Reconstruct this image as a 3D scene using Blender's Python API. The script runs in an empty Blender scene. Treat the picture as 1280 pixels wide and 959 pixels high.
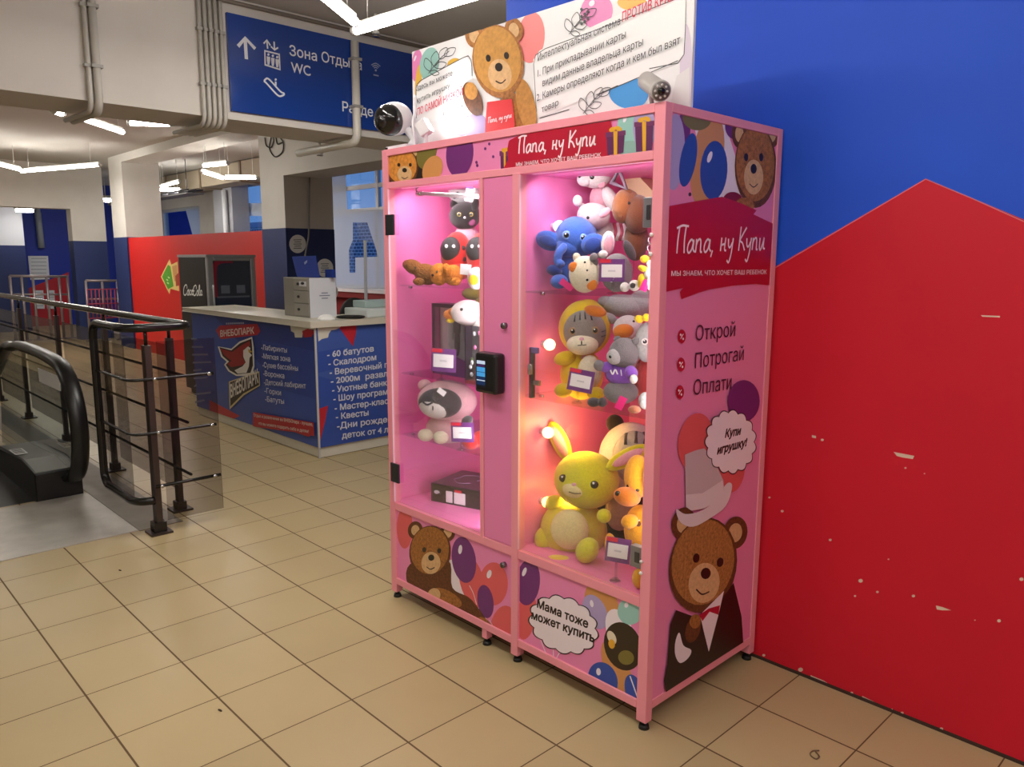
import bpy, math, random
from mathutils import Vector, Matrix
import numpy as np
from mathutils.geometry import tessellate_polygon, delaunay_2d_cdt
random.seed(7)
SC = bpy.context.scene
COL = SC.collection

# ------------------------------------------------------------------ camera
CF = 966.375
CPOS = Vector((1.4232, -1.9877, 1.581))
YAW, PIT, ROL = -0.8086, 0.1584, 0.0033
cy_, sy_, cp_, sp_ = math.cos(YAW), math.sin(YAW), math.cos(PIT), math.sin(PIT)
FWD = Vector((sy_*cp_, cy_*cp_, -sp_))
_r = Vector((cy_, -sy_, 0)); _u = _r.cross(FWD)
RGT = math.cos(ROL)*_r + math.sin(ROL)*_u
UPV = -math.sin(ROL)*_r + math.cos(ROL)*_u
cam = bpy.data.cameras.new('camera'); camo = bpy.data.objects.new('camera', cam); COL.objects.link(camo)
cam.sensor_width = 36; cam.lens = CF*36/1280; cam.clip_start = .05; cam.clip_end = 100
camo.matrix_world = Matrix(((RGT.x, UPV.x, -FWD.x, CPOS.x), (RGT.y, UPV.y, -FWD.y, CPOS.y), (RGT.z, UPV.z, -FWD.z, CPOS.z), (0, 0, 0, 1)))
SC.camera = camo

# ------------------------------------------------------------------ world, exposure, light levels
SC.view_settings.view_transform = 'Standard'; SC.view_settings.look = 'None'
SC.view_settings.gamma = 1; SC.view_settings.use_curve_mapping = False
SC.view_settings.exposure = 0.0
w = bpy.data.worlds.new('dusk'); SC.world = w; w.use_nodes = True
w.node_tree.nodes['Background'].inputs[0].default_value = (.13, .28, .58, 1)
w.node_tree.nodes['Background'].inputs[1].default_value = 1.25
SC.cycles.max_bounces = 8; SC.cycles.transparent_max_bounces = 24
SC.cycles.sample_clamp_indirect = 4
TUBE_W = 8.0         # watts of one ceiling tube
TUBE_GLOW = 38.0       # how bright its diffuser looks
LED_W = 3.8           # the cabinet's own strips

# ------------------------------------------------------------------ pixel <-> place
def ray(px, py): return ((px-640)/CF)*RGT - ((py-479.5)/CF)*UPV + FWD
AX = {'X': 0, 'Y': 1, 'Z': 2}
def at(px, py, ax, v):
    d = ray(px, py); i = AX[ax]; return CPOS + d*((v-CPOS[i])/d[i])
def mpp(P): return (P-CPOS).dot(FWD)/CF

# ------------------------------------------------------------------ materials
def lin(c): c /= 255; return c/12.92 if c <= .04045 else ((c+.055)/1.055)**2.4
def rgb(*c): return (lin(c[0]), lin(c[1]), lin(c[2]), 1)
MATS = {}
def M(name, c=None, rough=.5, metal=0, emit=0, spec=.5, noise=0, nscale=30, bump=0, bscale=200, sheen=0, trans=0, alpha=1, ecol=None):
    if name in MATS: return MATS[name]
    m = bpy.data.materials.new(name); m.use_nodes = True; MATS[name] = m
    nt = m.node_tree; b = nt.nodes['Principled BSDF']
    b.inputs['Base Color'].default_value = rgb(*c); b.inputs['Roughness'].default_value = rough
    b.inputs['Metallic'].default_value = metal; b.inputs['Specular IOR Level'].default_value = spec
    if sheen: b.inputs['Sheen Weight'].default_value = sheen; b.inputs['Sheen Roughness'].default_value = .5
    if emit:
        b.inputs['Emission Color'].default_value = rgb(*(ecol or c)); b.inputs['Emission Strength'].default_value = emit
    if alpha < 1: b.inputs['Alpha'].default_value = alpha
    if trans: b.inputs['Transmission Weight'].default_value = trans
    tc = None
    if noise or bump:
        tc = nt.nodes.new('ShaderNodeTexCoord')
    if noise:
        n = nt.nodes.new('ShaderNodeTexNoise'); n.inputs['Scale'].default_value = nscale; n.inputs['Detail'].default_value = 4
        nt.links.new(tc.outputs['Object'], n.inputs['Vector'])
        mx = nt.nodes.new('ShaderNodeMix'); mx.data_type = 'RGBA'; mx.blend_type = 'MULTIPLY'; mx.inputs[0].default_value = 1
        rp = nt.nodes.new('ShaderNodeMapRange'); rp.inputs[1].default_value = .3; rp.inputs[2].default_value = .7
        rp.inputs[3].default_value = 1-noise; rp.inputs[4].default_value = 1+noise*.5
        nt.links.new(n.outputs['Fac'], rp.inputs[0])
        mx.inputs[6].default_value = rgb(*c); nt.links.new(rp.outputs[0], mx.inputs[7])
        nt.links.new(mx.outputs[2], b.inputs['Base Color'])
    if bump:
        n2 = nt.nodes.new('ShaderNodeTexNoise'); n2.inputs['Scale'].default_value = bscale; n2.inputs['Detail'].default_value = 5
        nt.links.new(tc.outputs['Object'], n2.inputs['Vector'])
        bp = nt.nodes.new('ShaderNodeBump'); bp.inputs['Strength'].default_value = bump; bp.inputs['Distance'].default_value = .01
        nt.links.new(n2.outputs['Fac'], bp.inputs['Height']); nt.links.new(bp.outputs['Normal'], b.inputs['Normal'])
    return m
def flat(name, *c): return M(name, c, rough=.45, spec=.3)
def fur(name, *c): return M('plush_'+name, c, rough=.95, spec=.1, noise=.12, nscale=140, bump=.6, bscale=300, sheen=.35)
def glass(name, c, tint=.06, rough=.02):
    if name in MATS: return MATS[name]
    m = bpy.data.materials.new(name); m.use_nodes = True; MATS[name] = m
    nt = m.node_tree; nt.nodes.clear()
    out = nt.nodes.new('ShaderNodeOutputMaterial'); t = nt.nodes.new('ShaderNodeBsdfTransparent')
    t.inputs[0].default_value = tuple(1-tint*(1-x) for x in rgb(*c)[:3])+(1,)
    g = nt.nodes.new('ShaderNodeBsdfGlossy'); g.inputs['Roughness'].default_value = rough
    f = nt.nodes.new('ShaderNodeFresnel'); f.inputs[0].default_value = 1.45
    mx = nt.nodes.new('ShaderNodeMixShader')
    sc = nt.nodes.new('ShaderNodeMath'); sc.operation = 'MULTIPLY'; sc.inputs[1].default_value = .28
    nt.links.new(f.outputs[0], sc.inputs[0]); nt.links.new(sc.outputs[0], mx.inputs[0])
    nt.links.new(t.outputs[0], mx.inputs[1]); nt.links.new(g.outputs[0], mx.inputs[2]); nt.links.new(mx.outputs[0], out.inputs[0])
    return m

# ------------------------------------------------------------------ mesh builder
def catmull(pts, n=8, closed=False):
    P = [Vector(p) for p in pts]
    if len(P) < 3: return P
    out = []; N = len(P)
    rng = range(N) if closed else range(N-1)
    for i in rng:
        p0 = P[(i-1) % N] if closed or i > 0 else P[0]*2-P[1]
        p1 = P[i]; p2 = P[(i+1) % N]
        p3 = P[(i+2) % N] if closed or i < N-2 else P[-1]*2-P[-2]
        for k in range(n):
            t = k/n
            out.append(.5*((2*p1)+(p2-p0)*t+(2*p0-5*p1+4*p2-p3)*t*t+(3*p1-p0-3*p2+p3)*t**3))
    if not closed: out.append(P[-1])
    return out
class MB:
    def __init__(s): s.v = []; s.f = []; s.m = []; s.sm = []
    def add(s, vs, fs, mat, smooth=False):
        o = len(s.v); s.v += [Vector(x) for x in vs]
        for f in fs: s.f.append([i+o for i in f]); s.m.append(mat); s.sm.append(smooth)
        return s
    def box(s, x0, x1, y0, y1, z0, z1, mat, R=None, c=None):
        vs = [(x, y, z) for x in (x0, x1) for y in (y0, y1) for z in (z0, z1)]
        if R is not None: vs = [R @ Vector(v) + Vector(c) for v in vs]
        return s.add(vs, [(0, 1, 3, 2), (4, 6, 7, 5), (0, 4, 5, 1), (2, 3, 7, 6), (0, 2, 6, 4), (1, 5, 7, 3)], mat)
    def prism(s, pts, vec, mat):
        pts = [Vector(p) for p in pts]; vec = Vector(vec); n = len(pts)
        tri = tessellate_polygon([pts]); vs = pts+[p+vec for p in pts]
        fs = [tuple(t) for t in tri]+[tuple(i+n for i in reversed(t)) for t in tri]
        fs += [(i, (i+1) % n, (i+1) % n+n, i+n) for i in range(n)]
        return s.add(vs, fs, mat)
    def tube(s, pts, r, mat, seg=10, closed=False, sx=1):
        P = [Vector(p) for p in pts]; n = len(P); vs = []; fs = []; N = None
        for i in range(n):
            a = P[(i-1) % n] if closed or i > 0 else P[i]; b = P[(i+1) % n] if closed or i < n-1 else P[i]
            t = (b-a).normalized()
            if N is None:
                N = t.cross(Vector((0, 0, 1)))
                if N.length < .1: N = t.cross(Vector((1, 0, 0)))
            N = (N-t*N.dot(t)).normalized(); B = t.cross(N)
            rr = r[i] if isinstance(r, (list, tuple)) else r
            for k in range(seg):
                th = 2*math.pi*k/seg; vs.append(P[i]+N*(rr*sx*math.cos(th))+B*(rr*math.sin(th)))
        rows = n if closed else n-1
        for i in range(rows):
            for k in range(seg):
                a = i*seg+k; b = i*seg+(k+1) % seg; j = ((i+1) % n)*seg
                fs.append((a, b, j+(k+1) % seg, j+k))
        if not closed: fs += [tuple(range(seg-1, -1, -1)), tuple((n-1)*seg+k for k in range(seg))]
        return s.add(vs, fs, mat, True)
    def cyl(s, p0, p1, r, mat, seg=16, r1=None):
        return s.tube([p0, p1], [r, r if r1 is None else r1], mat, seg)
    def ell(s, c, r, mat, R=None, seg=28, rings=18, zmin=-1):
        vs = []; fs = []; c = Vector(c)
        for i in range(rings+1):
            ph = math.pi*i/rings
            for k in range(seg):
                th = 2*math.pi*k/seg
                z = max(zmin, math.cos(ph))
                v = Vector((r[0]*math.sin(ph)*math.cos(th), r[1]*math.sin(ph)*math.sin(th), r[2]*z))
                if R is not None: v = R @ v
                vs.append(c+v)
        for i in range(rings):
            for k in range(seg):
                fs.append((i*seg+k, (i+1)*seg+k, (i+1)*seg+(k+1) % seg, i*seg+(k+1) % seg))
        return s.add(vs, fs, mat, True)
    def build(s, name, parent=None, local=False, bevel=0, kind=None, label=None):
        off = Vector((0, 0, 0))
        if parent is not None and not local:
            p = parent
            while p is not None: off += p.location; p = p.parent
        me = bpy.data.meshes.new(name); me.from_pydata([v-off for v in s.v], [], s.f)
        mats = []
        for m in s.m:
            if m not in mats: mats.append(m)
        for m in mats: me.materials.append(m)
        idx = [mats.index(m) for m in s.m]
        me.polygons.foreach_set('material_index', idx); me.polygons.foreach_set('use_smooth', s.sm)
        me.update(); me.validate()
        if me.has_custom_normals: pass
        o = bpy.data.objects.new(name, me); COL.objects.link(o)
        if parent is not None: o.parent = parent
        if bevel:
            b = o.modifiers.new('bevel', 'BEVEL'); b.width = bevel; b.segments = 2; b.limit_method = 'ANGLE'; b.angle_limit = .7
        if kind: o['kind'] = kind
        if label: o['label'] = label
        return o
def thing(name, label, cat, loc=(0, 0, 0), group=None, rz=0):
    o = bpy.data.objects.new(name, None); COL.objects.link(o); o.location = loc; o.rotation_euler = (0, 0, rz)
    o.empty_display_size = .05; tag(o, label, cat, group); return o
def tag(o, label, cat, group=None):
    o['label'] = label; o['category'] = cat
    if group: o['group'] = group
    return o
def struct(name, mb, bevel=0): return mb.build(name, kind='structure', bevel=bevel)
def area(loc, target, sx, sy, watts, col, name='lamp_light', parent=None):
    l = bpy.data.lights.new(name, 'AREA'); l.shape = 'RECTANGLE'; l.size = sx; l.size_y = sy; l.energy = watts; l.color = col
    o = bpy.data.objects.new(name, l); COL.objects.link(o)
    d = Vector(target); o.rotation_euler = d.to_track_quat('-Z', 'Y').to_euler(); o.location = loc
    return o
def point(loc, watts, col, r=.03, name='bulb_light'):
    l = bpy.data.lights.new(name, 'POINT'); l.energy = watts; l.color = col; l.shadow_soft_size = r
    o = bpy.data.objects.new(name, l); COL.objects.link(o); o.location = loc; return o

# ------------------------------------------------------------------ printed artwork on a flat panel
_tc = {}
def text2d(s, bold=0):
    k = s
    if k in _tc: return _tc[k]
    c = bpy.data.curves.new('lettering', 'FONT'); c.body = s; c.resolution_u = 4; c.fill_mode = 'NONE'
    o = bpy.data.objects.new('lettering', c); COL.objects.link(o)
    dg = bpy.context.evaluated_depsgraph_get(); me = bpy.data.meshes.new_from_object(o.evaluated_get(dg))
    pts = [Vector((v.co.x, v.co.y)) for v in me.vertices]; adj = {}
    for e in me.edges:
        for i, j in (e.vertices, reversed(e.vertices)): adj.setdefault(i, []).append(j)
    bpy.data.objects.remove(o); bpy.data.curves.remove(c); bpy.data.meshes.remove(me)
    # walk the outlines in index order, which keeps each contour's own direction
    segs = []
    for i in sorted(adj):
        for j in adj[i]:
            if j == i+1: segs.append((i, j))
            elif j < i-1: segs.append((i, j))
    vs, ed, fc, _, _, _ = delaunay_2d_cdt(pts, segs, [], 0, 1e-5)
    vs = [(v.x, v.y) for v in vs]; S_ = np.array([(*pts[i], *pts[j]) for i, j in segs]); fs = []
    for f in fc:
        cx = sum(vs[i][0] for i in f)/len(f); cy = sum(vs[i][1] for i in f)/len(f)
        x0, y0, x1, y1 = S_.T; up = (y0 <= cy) & (y1 > cy); dn = (y0 > cy) & (y1 <= cy); dy = np.where(y1 == y0, 1, y1-y0)
        xi = x0+(cy-y0)/dy*(x1-x0); wind = np.sum(up & (xi > cx)).astype(int)-np.sum(dn & (xi > cx)).astype(int)
        if wind != 0: fs.append(tuple(f))
    _tc[k] = (vs, fs, [(pts[i], pts[j]) for i, j in segs]); return _tc[k]
GLY = {
 'П': (.68, [[(.1, 0), (.09, .5), (.13, 1.)], [(-.04, .93), (.3, 1.03), (.68, 1.0)], [(.52, 1.), (.49, .5), (.54, 0)]]),
 'а': (.52, [[(.38, .42), (.24, .5), (.08, .34), (.05, .12), (.16, 0), (.32, .15), (.4, .48), (.4, .15), (.52, .02)]]),
 'п': (.54, [[(.05, .52), (.06, .25), (.05, 0)], [(.06, .28), (.13, .44), (.24, .51), (.33, .44), (.35, .2), (.37, .03), (.47, .02)]]),
 ',': (.3, [[(.1, .06), (.02, -.2)]]), ' ': (.3, []),
 'н': (.5, [[(.06, .55), (.05, .02)], [(.05, .25), (.32, .3)], [(.34, .55), (.32, .1), (.44, .02)]]),
 'у': (.46, [[(.03, .5), (.08, .22), (.2, .15), (.33, .34)], [(.37, .52), (.32, -.1), (.2, -.45), (.05, -.36)]]),
 'К': (.58, [[(.1, .98), (.08, 0)], [(.52, .95), (.28, .66), (.12, .42), (.32, .3), (.52, 0)]]),
 'к': (.4, [[(.06, .5), (.05, 0)], [(.34, .5), (.08, .22), (.36, 0)]]),
 'и': (.52, [[(.04, .5), (.06, .1), (.16, 0), (.3, .3), (.37, .5), (.36, .1), (.5, .03)]]),
 'C': (.62, [[(.6, .62), (.62, .82), (.48, .98), (.2, .82), (.06, .4), (.14, .05), (.4, .02), (.56, .2)]]),
 'o': (.34, [[(.17, .48), (.05, .3), (.08, .04), (.24, .04), (.3, .3), (.17, .48), (.3, .5)]]),
 'c': (.32, [[(.28, .4), (.16, .48), (.04, .26), (.12, .02), (.3, .12)]]),
 'a': (.38, [[(.28, .4), (.14, .48), (.04, .24), (.12, .02), (.26, .16), (.3, .48), (.28, .1), (.4, .06)]]),
 'l': (.26, [[(.04, .1), (.2, .7), (.18, .98), (.1, .8), (.08, .2), (.16, .02), (.28, .12)]]),
 '-': (.26, [[(.02, .26), (.24, .3)]]),
}
class Art(MB):
    """flat print; shapes are placed by photo pixel on the plane ax=v; every shape is one thin layer further out"""
    STEP = .0001
    def __init__(s, ax, v, sign, rect=None, step=None):
        super().__init__(); s.STEP = step or Art.STEP; s.ax = ax; s.vv = v; s.sg = sign; s.lay = 1; s.rect = rect   # rect (u0,u1,z0,z1)
        s.ui = 0 if ax == 'Y' else 1
    def pt(s, p): return at(p[0], p[1], s.ax, s.vv)
    def uv(s, p): P = s.pt(p); return (P[s.ui], P[2])
    def to3(s, u, z):
        o = s.vv+s.sg*s.lay*s.STEP
        return Vector((u, o, z)) if s.ax == 'Y' else Vector((o, u, z))
    def clip(s, poly):
        if not s.rect: return poly
        u0, u1, z0, z1 = s.rect
        for i, lim, sg in ((0, u0, 1), (0, u1, -1), (1, z0, 1), (1, z1, -1)):
            out = []
            for k in range(len(poly)):
                a, b = poly[k-1], poly[k]
                da, db = (a[i]-lim)*sg, (b[i]-lim)*sg
                if (da >= 0) != (db >= 0):
                    t = da/(da-db); out.append((a[0]+(b[0]-a[0])*t, a[1]+(b[1]-a[1])*t))
                if db >= 0: out.append(b)
            poly = out
            if len(poly) < 3: return []
        return poly
    def polyuv(s, poly, mat):
        poly = s.clip(list(poly))
        if len(poly) < 3: return s
        P = [s.to3(*p) for p in poly]
        tri = tessellate_polygon([P])
        s.add(P, [tuple(t) for t in tri], mat); s.lay += 1; return s
    def poly(s, pts, mat, smooth=0):
        if smooth: pts = [(p.x, p.y) for p in catmull([(a, b, 0) for a, b in pts], smooth, True)]
        return s.polyuv([s.uv(p) for p in pts], mat)
    def el(s, cx, cy, rx, ry, mat, rot=0, n=28):
        c, sn = math.cos(math.radians(rot)), math.sin(math.radians(rot)); pts = []
        for k in range(n):
            t = 2*math.pi*k/n; a, b = rx*math.cos(t), ry*math.sin(t); pts.append((cx+a*c-b*sn, cy+a*sn+b*c))
        return s.poly(pts, mat)
    def rib(s, pts, wpx, mat, closed=False, smooth=6):
        if smooth and len(pts) > 2: pts = [(p.x, p.y) for p in catmull([(a, b, 0) for a, b in pts], smooth, closed)]
        uv = [Vector(s.uv(p)) for p in pts]; wm = wpx*mpp(s.pt(pts[0])); s._rib(uv, wm, mat, closed); s.lay += 1; return s
    def _rib(s, uv, wm, mat, closed=False):
        n = len(uv); L = []; Rr = []
        for i in range(n):
            a = uv[(i-1) % n] if closed or i else uv[i]; b = uv[(i+1) % n] if closed or i < n-1 else uv[i]
            d = (b-a); d = d.normalized() if d.length > 1e-9 else Vector((1, 0)); nn = Vector((-d.y, d.x))*wm*.5
            L.append(uv[i]+nn); Rr.append(uv[i]-nn)
        vs = [s.to3(*p) for p in L]+[s.to3(*p) for p in Rr]
        if s.rect:
            u0, u1, z0, z1 = s.rect
            for v in vs: v[s.ui] = min(max(v[s.ui], u0), u1); v.z = min(max(v.z, z0), z1)
        k = n if closed else n-1
        for i in range(k):
            q = [vs[j].copy() for j in (i, (i+1) % n, (i+1) % n+n, i+n)]
            for v in q: v[1 if s.ax == 'Y' else 0] += s.sg*s.STEP*.09*(i % 4)
            s.add(q, [(0, 1, 2, 3)], mat)
    def frame(s, p0, p1, h, H=None):
        A = Vector(s.uv(p0)); B = Vector(s.uv(p1)); T = s.uv((p0[0], p0[1]-h)); return A, B, T[1]-A.y
    def text(s, t, p0, p1, h, mat, bold=.0, shear=0):
        """baseline from photo pixel p0 to p1, capital height h pixels"""
        vs, fs, sg = text2d(t)
        if not vs: return s
        A, B, H = s.frame(p0, p1, h); x0 = min(v[0] for v in vs); x1 = max(v[0] for v in vs); d = B-A
        def place(x, y):
            q = A+d*((x-x0)/(x1-x0)); yy = y/.70*H
            return s.to3(q.x+shear*yy*(1 if d.x > 0 else -1), q.y+yy)
        s.add([place(*v) for v in vs], fs, mat)
        if bold > 0:                                   # heavier letters: a stroke along every outline
            base = s.lay; vv = []; ff = []
            for n_, (p, q) in enumerate(sg):
                s.lay = base+.3+.13*(n_ % 8)
                e = q-p
                if e.length < 1e-6: continue
                e = e.normalized()*bold; n = Vector((-e.y, e.x)); o = len(vv)
                vv += [place(*(p-e*.4+n)), place(*(q+e*.4+n)), place(*(q+e*.4-n)), place(*(p-e*.4-n))]; ff.append((o, o+1, o+2, o+3))
            s.add(vv, ff, mat); s.lay = base+1.3
        s.lay += 1; return s
    def hand(s, t, p0, p1, h, mat, wt=.11):
        A, B, H = s.frame(p0, p1, h); d = B-A
        tot = sum(GLY[c][0] for c in t); x = 0; k = d.length/tot; e = d.normalized()
        for c in t:
            for st in GLY[c][1]:
                pts = catmull([(a+.1*b, b, 0) for a, b in st], 6); s.lay += .4
                s._rib([A+e*((x+p.x)*k)+Vector((0, p.y*H)) for p in pts], wt*H, mat)
            x += GLY[c][0]
        s.lay += 1; return s

# ------------------------------------------------------------------ soft toys: each part is a set of ellipsoids given at a photo pixel and a depth
class Ell:
    def __init__(s, px, py, y, rx, ry, rz, roll=0, yaw=35, tilt=0):
        s.c = at(px, py, 'Y', y); k = mpp(s.c); s.r = (rx*k, ry*k, rz*k); s.k = k
        s.R = Matrix.Rotation(math.radians(yaw), 3, 'Z') @ Matrix.Rotation(math.radians(roll), 3, 'Y') @ Matrix.Rotation(math.radians(tilt), 3, 'X')
    def hit(s, px, py, sink=0):
        d = ray(px, py).normalized(); Ri = s.R.transposed(); o = Ri @ (CPOS-s.c); e = Ri @ d
        o = Vector((o.x/s.r[0], o.y/s.r[1], o.z/s.r[2])); e = Vector((e.x/s.r[0], e.y/s.r[1], e.z/s.r[2]))
        a = e.dot(e); b = o.dot(e); c = o.dot(o)-1; D = b*b-a*c
        t = (-b-math.sqrt(D))/a if D > 0 else -b/a
        return CPOS+d*(t+sink)
def epart(root, name, ells, mat, label=None, seg=28):
    mb = MB()
    for e in ells: mb.ell(e.c, e.r, mat, e.R, seg, max(12, seg*2//3))
    return mb.build(name, root, label=label)
def bead(parent, name, e, px, py, rpx, mat, flat_=.45, rx=None, yaw=40, roll=0, label=None):
    P = e.hit(px, py); k = mpp(P); mb = MB()
    R = Matrix.Rotation(math.radians(yaw), 3, 'Z') @ Matrix.Rotation(math.radians(roll), 3, 'Y')
    mb.ell(P, ((rx or rpx)*k, rpx*k*flat_, rpx*k), mat, R, 16, 10)
    return mb.build(name, parent, label=label)

# ================================================================== the setting
WY = 0.736; CZ = 3.35
white = M('wall_white', (208, 203, 196), rough=.8, noise=.05, nscale=3)
navy = M('wall_navy', (28, 44, 96), rough=.55)
redp = M('panel_red', (196, 22, 18), rough=.5)
ceilm = M('ceiling_grey', (186, 182, 176), rough=.9)

def floor_material():
    m = bpy.data.materials.new('floor_tiles'); m.use_nodes = True; nt = m.node_tree; b = nt.nodes['Principled BSDF']
    N = nt.nodes.new; L = nt.links.new
    tc = N('ShaderNodeTexCoord'); sx = N('ShaderNodeSeparateXYZ'); L(tc.outputs['Object'], sx.inputs[0])
    def mth(op, a, bb=None, c=None):
        n = N('ShaderNodeMath'); n.operation = op
        for i, x in enumerate((a, bb, c)):
            if x is None: continue
            if isinstance(x, (int, float)): n.inputs[i].default_value = x
            else: L(x, n.inputs[i])
        return n.outputs[0]
    S = .3464
    ux = mth('DIVIDE', mth('SUBTRACT', sx.outputs[0], -.5067), S); uy = mth('DIVIDE', mth('SUBTRACT', sx.outputs[1], -.2689), S)
    def edge(u, wd): f = mth('FRACT', u); return mth('MINIMUM', f, mth('SUBTRACT', 1, f))
    dx = edge(ux, 0); dy = edge(uy, 0)
    gx = mth('LESS_THAN', dx, .0068); gy = mth('LESS_THAN', dy, .0098); gr = mth('MAXIMUM', gx, gy)
    cx = N('ShaderNodeCombineXYZ'); L(mth('FLOOR', ux), cx.inputs[0]); L(mth('FLOOR', uy), cx.inputs[1])
    wn = N('ShaderNodeTexWhiteNoise'); L(cx.outputs[0], wn.inputs['Vector'])
    ns = N('ShaderNodeTexNoise'); ns.inputs['Scale'].default_value = 2.2; ns.inputs['Detail'].default_value = 5; L(tc.outputs['Object'], ns.inputs['Vector'])
    v = mth('ADD', mth('MULTIPLY', wn.outputs['Value'], .10), mth('MULTIPLY', ns.outputs['Fac'], .16))
    v = mth('ADD', v, .87)
    mx = N('ShaderNodeMix'); mx.data_type = 'RGBA'; mx.blend_type = 'MULTIPLY'; mx.inputs[0].default_value = 1
    mx.inputs[6].default_value = rgb(176, 157, 117); L(v, mx.inputs[7])
    m2 = N('ShaderNodeMix'); m2.data_type = 'RGBA'; L(gr, m2.inputs[0]); L(mx.outputs[2], m2.inputs[6]); m2.inputs[7].default_value = rgb(92, 70, 42)
    L(m2.outputs[2], b.inputs['Base Color'])
    L(mth('ADD', mth('MULTIPLY', gr, .4), .34), b.inputs['Roughness']); b.inputs['Specular IOR Level'].default_value = .4
    bp = N('ShaderNodeBump'); bp.inputs['Strength'].default_value = .5; bp.inputs['Distance'].default_value = .002
    L(mth('SUBTRACT', 1, gr), bp.inputs['Height']); L(bp.outputs[0], b.inputs['Normal'])
    return m
FT = floor_material()
mb = MB()
for x0, x1, y0, y1 in ((-4.3, 5, -6, 6.5), (-21, -4.3, -.84, 6.5), (-21, -4.3, -6, -2.2)):
    mb.box(x0, x1, y0, y1, -.15, 0, FT)
struct('floor', mb)
pit = M('pit_dark', (26, 25, 25), rough=.8); mb = MB()
mb.box(-21, -4.3, -.84, -.80, -3, -.15, pit); mb.box(-21, -4.3, -2.24, -2.2, -3, -.15, pit); mb.box(-21, -4.3, -2.24, -.8, -3.05, -3, pit); mb.box(-4.3, -4.26, -2.24, -.8, -3, -.15, pit); mb.box(-21.05, -21, -2.24, -.8, -3, 0, pit)
struct('wall_pit', mb)
mb = MB(); mb.box(-21, 5, -6, 6.6, CZ, CZ+.15, ceilm)
struct('ceiling', mb)

# right-hand wall: blue, with a big red gable shape painted over its lower part, paint chipped off here and there
blue = M('wall_blue', (26, 82, 212), rough=.55, spec=.35, noise=.05, nscale=2)
wred = M('wall_red', (206, 22, 46), rough=.55, spec=.35, noise=.06, nscale=2)
chip = M('bare_plaster', (222, 196, 178), rough=.9)
a = Art('Y', WY, -1); a.box(-1.478, 5, WY, WY+.25, 0, CZ, blue)
a.polyuv([(-1.478, 0), (5, 0), (4.22, .02), (.49, 1.844), (-1.478, .726)], wred)
a.rib([(950, 346), (1050, 287), (1157, 224), (1215, 248), (1280, 277)], 1.0, M('paint_edge', (214, 120, 130), rough=.8), smooth=0)
for pts in ([(1117, 565), (1143, 570), (1141, 574), (1128, 572), (1121, 570)], [(1015, 544), (1020, 545), (1020, 548), (1015, 547)], [(1170, 757), (1178, 759), (1189, 763), (1178, 763), (1171, 762)],
            [(1013, 844), (1030, 851), (1036, 855), (1024, 853), (1015, 850)], [(1078, 870), (1088, 875), (1100, 881), (1096, 882), (1084, 878), (1077, 874)], [(1134, 896), (1148, 901), (1158, 906), (1148, 904), (1136, 899)],
            [(1226, 394), (1250, 395), (1250, 397), (1228, 396)]):
    a.poly(pts, chip)
for x, y, r in ((1028, 550, 1.6), (1132, 585, 1.2), (962, 622, 1.2), (978, 639, 1.6), (1038, 675, 1.6), (1076, 726, 2.4), (1069, 745, 1.2), (1097, 740, 1.5), (1142, 745, 1.8), (1249, 776, 2), (1277, 724, 2.2),
                (955, 819, 1.6), (1001, 837, 2.6), (1065, 866, 1.5), (1115, 887, 1.3), (1128, 891, 1.6), (1177, 911, 2), (1111, 699, 1), (1156, 592, .8), (1219, 775, .8)):
    a.el(x, y, r*1.2, r, chip, n=9)
a.box(-1.478, 5, WY-.004, WY, 0, .012, M('floor_joint', (60, 40, 30), rough=.9))
struct('wall_right', a)

# white beams, columns
mb = MB(); mb.box(-4.55, -4.0, -6, 5.2, 2.545, CZ, white)
struct('trim_1', mb)          # the deep beam that carries the blue sign
mb = MB(); mb.box(-7.35, -4.55, 2.6, 3.1, 2.57, CZ, white); mb.box(-13.1, -7.96, 2.6, 3.1, 3.22, CZ, white)
struct('trim_2', mb)
def column(n, x1, y0, w=.61, d=.66):
    mb = MB(); mb.box(x1-w, x1, y0, y0+d, 1.95, CZ, white); mb.box(x1-w-.004, x1+.004, y0-.004, y0+d+.004, 0, 1.955, navy)
    return mb
mb = column(1, -7.35, 2.6)
for cx, cy, lab in ((372, 305, 'white round notice on the navy column, above the blue placard'), (406, 335, 'white round notice on the navy column, beside the blue placard'), (412, 365, 'white round notice on the navy column, half hidden by the drawer unit')):
    ar = Art('X', -7.346, 1)
    ar.el(cx, cy, 10.5, 11.5, M('sticker_white', (226, 226, 226)))
    for k in range(5): ar.rib([(cx-5+k % 2, cy-5+k*2.6), (cx+5-k % 2, cy-5.2+k*2.6)], 1.0, M('sticker_grey', (110, 112, 120)), smooth=0)
    tag(ar.build('round_sticker'), lab, 'sticker', 'round notices on the navy column')
struct('wall_column', mb)

mb = column(2, -13.1, 2.6, .69, .62); struct('wall_pillar', mb)

# red partition between the two columns
a = Art('Y', 2.62, -1)
a.box(-13.08, -7.96, 2.62, 2.70, 0, 1.94, redp)
cream = M('emblem_cream', (226, 196, 120)); grn = M('emblem_green', (86, 158, 40))
a.poly([(201, 346), (212, 324), (214, 331), (222, 327), (224, 364), (213, 361), (212, 368)], cream)
a.poly([(202.5, 346), (210, 331), (213, 333), (217, 358), (211, 361), (210, 362)], grn)
a.poly([(215, 333), (221, 331), (222, 350), (218, 352)], M('emblem_tan', (204, 150, 90)))
a.poly([(219, 345), (223, 341), (224, 357), (220, 358)], M('emblem_rust', (168, 74, 40)))
for q in ((209, 350, 1), (211, 347, 1), (210, 354, 1)): a.el(*q[:2], 1.6, .9, M('emblem_mint', (190, 226, 150)), 40)
o = a.build('partition'); tag(o, 'glossy red partition with a green and yellow emblem behind the drinks fridge', 'partition'); o['kind'] = 'thing'

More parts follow.
